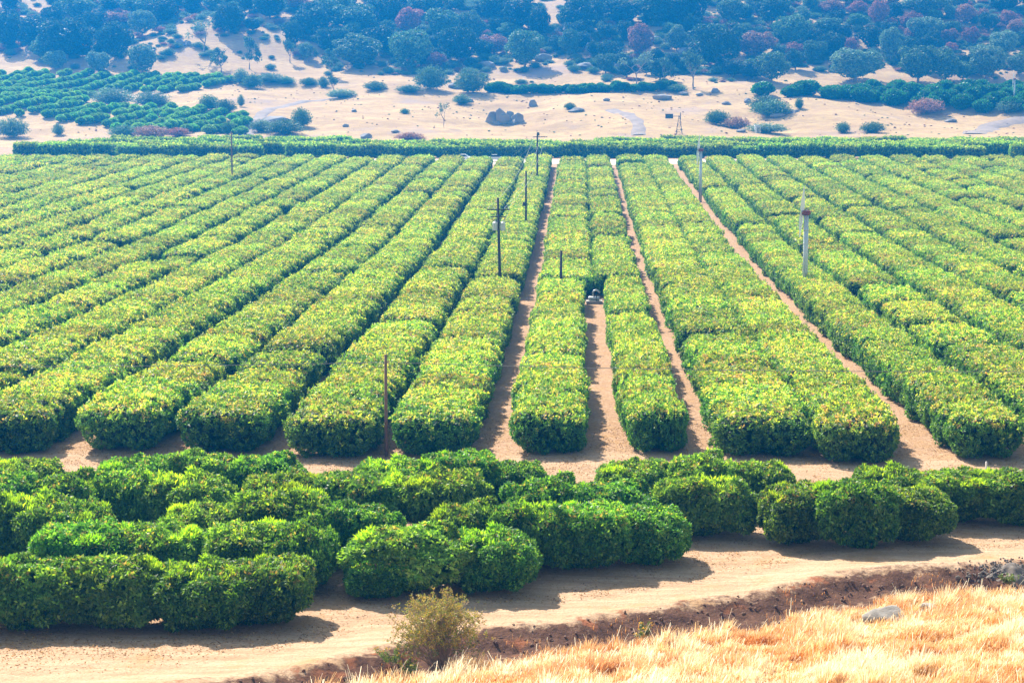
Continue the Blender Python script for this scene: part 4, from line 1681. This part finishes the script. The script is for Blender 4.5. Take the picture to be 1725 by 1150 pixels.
# ------------------------------------------------------------------ foreground bush, weed, clods, dry grass
pb, db = hit(742, 1128)
r = np.random.default_rng(901)
t = empty('yellow_bush', pb)
mb = MB()
tips = []
for i in range(210):
    a = r.uniform(0, 6.283)
    lean = r.uniform(.05, 1.0) ** .8
    hh = r.uniform(1.3, 3.15) * (1 - .36 * lean ** 2)
    ex, ey = math.cos(a) * lean * 1.95, math.sin(a) * lean * 1.5
    bx_, by_ = r.normal() * .12, r.normal() * .12
    m1 = (bx_ + ex * .35 + r.normal() * .05, by_ + ey * .35, hh * .5)
    e = np.array((ex + r.normal() * .05, ey, hh))
    mb.tube([(bx_, by_, -.05), m1, tuple(e)], [.014, .010, .004], 4, cap=False)
    tips.append((np.array(m1), e))
    for _ in range(3):
        f = r.uniform(.35, .85)
        s0 = np.array(m1) * (1 - f) + e * f
        e2 = s0 + np.array([r.normal() * .18, r.normal() * .18, r.uniform(.12, .4)])
        mb.tube([tuple(s0), tuple(e2)], [.006, .003], 4, cap=False)
        tips.append((s0, e2))
mb.make('stems', plain_mat('bush_stems', (.42, .31, .24), .9, nscale=5), t)
A = np.array([q[0] for q in tips])
B = np.array([q[1] for q in tips])
nB = 4300
k = r.integers(0, len(tips), nB)
f = r.uniform(.35, 1.05, (nB, 1)) ** .6
pl = A[k] * (1 - f) + B[k] * f + r.normal(size=(nB, 3)) * .03
nr = unit(B[k] - A[k] + r.normal(size=(nB, 3)) * .3)
V, Q = rosettes(pl, nr, 3, .10, .036, r, tilt=(.3, 1.2))
cc = pick([(.55, .48, .070), (.32, .38, .07), (.66, .56, .10), (.20, .28, .06), (.45, .34, .15)], (3.4, 2.4, 2, 1.6, 2.4), nB, r)
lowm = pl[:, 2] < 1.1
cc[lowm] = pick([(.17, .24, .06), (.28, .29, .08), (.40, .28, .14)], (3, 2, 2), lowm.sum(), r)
build('foliage', V, Q, M_OAK, cols=np.repeat(cc, 3, 0), parent=t)
tag(t, 'twiggy yellow green bush on the earth bank in front of the road', 'bush')


def weed(x, y, hpx, seed, label, flowers=True, wmul=.5):
    p, d = hit(x, y)
    r = np.random.default_rng(seed)
    h = hpx * d / F
    t = empty('flowering_weed', p)
    mb = MB()
    E = []
    for i in range(9):
        a = r.uniform(0, 6.283)
        e = (math.cos(a) * h * wmul * r.uniform(.2, 1), math.sin(a) * h * wmul * r.uniform(.2, 1), h * r.uniform(.5, 1))
        mb.tube([(0, 0, -.03), (e[0] * .4, e[1] * .4, e[2] * .55), e], [.012, .009, .005], 5, cap=False)
        E.append(e)
    mb.make('stems', bpy.data.materials['bush_stems'], t)
    E = np.array(E)
    k = r.integers(0, len(E), 160)
    pl = E[k] * r.uniform(.3, 1, (160, 1))
    V, Q = rosettes(pl, unit(r.normal(size=(160, 3)) + [0, 0, .6]), 3, .11, .045, r)
    build('leaves', V, Q, M_OAK, cols=np.repeat(pick([(.16, .24, .05), (.24, .26, .06)], (1, 1), 160, r), 3, 0), parent=t)
    if flowers:
        V, Q = rosettes(np.repeat(E, 2, 0) + r.normal(size=(len(E) * 2, 3)) * .05, unit(r.normal(size=(len(E) * 2, 3)) * .3 + [0, 0, 1]), 6, .06, .035, r)
        build('flowers', V, Q, M_OAK, cols=np.tile([(.75, .50, .03)], (len(Q), 1)), parent=t)
    return tag(t, label, 'weed')


weed(1083, 1090, 46, 31, 'green weed with yellow flowers on the dark earth bank')
weed(660, 1122, 46, 32, 'low yellow flowered weed left of the twiggy bush', wmul=.8)
weed(690, 1140, 34, 33, 'small yellow flowered weed at the foot of the twiggy bush', wmul=.9)
weed(1700, 985, 20, 34, 'small green weed at the edge of the ashy soil', flowers=False, wmul=.9)


def scatter_lumps(name, pts, sizes, mat, label, cat, seed):
    r = np.random.default_rng(seed)
    v0, f0 = ICO2
    V, Fc = [], []
    n = 0
    for p, s in zip(pts, sizes):
        v = v0 * (1 + .35 * noise3(v0, 2.4, int(r.integers(1e6)))[:, None]) * s * r.uniform(.6, 1.2, 3)
        V.append(v + p)
        Fc.append(f0 + n)
        n += len(v0)
    return tag(build(name, np.concatenate(V), np.concatenate(Fc), mat), label, cat, kind='stuff')


r = np.random.default_rng(44)
cand = []
for _ in range(9000):
    x = r.uniform(-14, 21)
    y = r.uniform(60, 80)
    s = float(sdist(np.array(x), np.array(y)))
    if -2.3 < s < .2 and r.uniform() < math.exp(-((s + 1.1) / .7) ** 2) * .55 * (1 if noise2(x, y, 1.0, 91) > -.3 else .25):
        cand.append((x, y, float(H(x, y)) + .01))
cand = np.array(cand[:1500])
scatter_lumps('earth_clods', cand, r.uniform(.025, .11, len(cand)) * r.uniform(.5, 1, len(cand)), M_CLOD, 'crumbled dark clods along the earth bank', 'clods', 45)
ash = []
for _ in range(380):
    x, y = r.normal() * 40 + 1705, r.normal() * 9 + 962
    p, d = hit(x, y)
    ash.append(p + np.array([0, 0, .02]))
ash = np.array(ash)
# a low heap of ashy soil under the lumps, draped on the ground
hp, _ = hit(1712, 964)
uu, vv = np.meshgrid(np.linspace(-1, 1, 70), np.linspace(-1, 1, 44))
hx, hy = hp[0] + uu * 2.2 + .8, hp[1] + vv * .9
rr2 = np.sqrt(uu ** 2 + vv ** 2) + .16 * noise2(hx, hy, 1.6, 95)
hz = H(hx, hy) + sm(1.0, .35, rr2) * 0 + np.where(rr2 < 1, np.maximum(1 - rr2, 0) ** .8 * .26 * (1 + .5 * noise2(hx, hy, 5, 96) + .3 * noise2(hx, hy, 11, 97)), 0) - .05
ii = np.arange(uu.size).reshape(uu.shape)
qq = np.stack([ii[:-1, :-1], ii[:-1, 1:], ii[1:, 1:], ii[1:, :-1]], -1).reshape(-1, 4)
o = build('ashy_heap', np.stack([hx, hy, hz], -1).reshape(-1, 3), qq, M_ASH)
tag(o, 'low heap of dark ashy soil at the road edge', 'soil heap')
scatter_lumps('ash_clods', ash + np.array([0, 0, .015]), r.uniform(.02, .07, len(ash)), M_ASH, 'dark ashy clods scattered round the soil heap', 'clods', 46)

# dry grass of the near slope
nG = 430000
X = r.uniform(-14, 27, nG * 2)
Y = r.uniform(50, 82, nG * 2)
Sg = sdist(X, Y)
dens = sm(-.3, 1.9, Sg + .6 * noise2(X, Y, 1.7, 71)) * (.18 + .82 * sm(-.7, .5, noise2(X, Y, 2.4, 72)))
dens = dens * sm(-.5, 2.2, Sg + 1.0 + (X > 2) * 3)
fx = to_px(np.stack([X, Y, np.full_like(X, -19.8)], 1))
okm = (r.uniform(size=len(X)) < dens) & (fx[:, 0] > -120) & (fx[:, 0] < 1900) & (Sg < 22)
# a sparse fringe on the bank
fr = (Sg > -2.0) & (Sg < 0) & (r.uniform(size=len(X)) < .03 * (noise2(X, Y, 1.2, 73) > .2))
okm |= fr & (fx[:, 0] > -120) & (fx[:, 0] < 1900)
X, Y, Sg = X[okm][:nG], Y[okm][:nG], Sg[okm][:nG]
n = len(X)
nt_ = 520
ti = r.choice(np.where(Sg > .3)[0], nt_)
ntb = n // 4
own_ = r.integers(0, nt_, ntb)
trad = r.normal(size=(ntb, 2)) * (.10 + .10 * r.uniform(size=nt_)[own_])[:, None]
X[:ntb], Y[:ntb] = X[ti][own_] + trad[:, 0], Y[ti][own_] + trad[:, 1]
Sg = sdist(X, Y)
tuft_h = np.ones(n)
tuft_h[:ntb] = (1.25 + .5 * r.uniform(size=nt_))[own_]
Z = H(X, Y)
clump = noise2(X, Y, 1.1, 75)
h = (.31 + .15 * clump + .14 * noise2(X, Y, 3.2, 76)) * r.uniform(.55, 1.25, n) * np.interp(Sg, [-2, 0, 1.8], [.4, .5, 1.0]) * tuft_h
stalk = r.uniform(size=n) < .022
h = np.where(stalk, h * r.uniform(1.3, 1.8, n), h)
h = np.clip(h, .07, 1.1)
a = r.uniform(0, 6.283, n)
a[:ntb] = np.arctan2(trad[:, 1], trad[:, 0])
ln_ = r.uniform(.05, .5, n) * h
dx, dy = np.cos(a) * ln_ + .12 * h, np.sin(a) * ln_ - .05 * h
wd = r.uniform(.006, .013, n)
pa = a + 1.57 + r.normal(size=n) * .3
wx, wy = np.cos(pa) * wd, np.sin(pa) * wd
root = np.stack([X, Y, Z - .02], 1)
midp = np.stack([X + dx * .35, Y + dy * .35, Z + h * .62], 1)
tip = np.stack([X + dx, Y + dy, Z + h], 1)
off = np.stack([wx, wy, np.zeros(n)], 1)
seed_head = r.uniform(size=n) < .4
ow = np.where(stalk, 1.8, np.where(seed_head, 1.6, .7))[:, None]
V = np.stack([root - off * .6, root + off * .6, midp - off, midp + off, tip - off * ow * .5, tip + off * ow * .5], 1).reshape(-1, 3)
b6 = np.arange(n) * 6
Q = np.stack([np.stack([b6, b6 + 1, b6 + 3, b6 + 2], 1), np.stack([b6 + 2, b6 + 3, b6 + 5, b6 + 4], 1)], 1).reshape(-1, 4)
ttone = np.zeros(n)
ttone[:ntb] = r.normal(size=nt_)[own_] * .55
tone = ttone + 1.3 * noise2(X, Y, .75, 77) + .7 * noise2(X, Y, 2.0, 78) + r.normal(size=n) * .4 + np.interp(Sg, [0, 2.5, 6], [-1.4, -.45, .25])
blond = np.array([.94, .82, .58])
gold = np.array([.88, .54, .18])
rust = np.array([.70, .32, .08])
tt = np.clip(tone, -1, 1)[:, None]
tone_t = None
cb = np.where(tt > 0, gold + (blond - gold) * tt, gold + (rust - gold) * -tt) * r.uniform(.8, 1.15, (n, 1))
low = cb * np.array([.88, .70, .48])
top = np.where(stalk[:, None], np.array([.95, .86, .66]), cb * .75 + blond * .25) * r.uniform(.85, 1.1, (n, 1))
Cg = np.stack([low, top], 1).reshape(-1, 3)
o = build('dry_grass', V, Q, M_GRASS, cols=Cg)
tag(o, 'tall blond and rust dry grass covering the near slope', 'grass', kind='stuff')

# ------------------------------------------------------------------ fallen leaves under the near trees
r = np.random.default_rng(66)
nL = 230000
X = r.uniform(-34, 34, nL)
Y = r.uniform(63, 116, nL)
keep = (sdist(X, Y) < -5.5) & (r.uniform(size=nL) < .25 + .75 * (noise2(X, Y, .8, 67) + .5 * noise2(X, Y, 2.5, 68) > .1))
X, Y = X[keep], Y[keep]
Pl = np.stack([X, Y, H(X, Y) + .012], 1)
nr = unit(np.array([0, 0, 1.0]) + r.normal(size=Pl.shape) * .35)
V, Q = rosettes(Pl, nr, 1, .10, .05, r, tilt=(-.1, .2))
cc = pick([(.42, .24, .08), (.28, .155, .06), (.55, .37, .18), (.20, .12, .06)], (3, 3, 2, 1.5), len(Pl), r)
tag(build('leaf_litter', V, Q, M_GRASS, cols=cc), 'brown fallen leaves strewn over the bare orchard floor', 'leaf litter', kind='stuff')

# ------------------------------------------------------------------ haze
mb = MB()
mb.box((0, 415, 50), (640, 1000, 150))
m = bpy.data.materials.new('haze')
m.use_nodes = True
t = m.node_tree
t.nodes.clear()
out = t.nodes.new('ShaderNodeOutputMaterial')
pv = t.nodes.new('ShaderNodeVolumePrincipled')
pv.inputs['Color'].default_value = (.01, .33, 1.0, 1)
pv.inputs['Density'].default_value = .00036
pv.inputs['Anisotropy'].default_value = .45
t.links.new(pv.outputs[0], out.inputs['Volume'])
tag(mb.make('haze', m), kind='stuff')
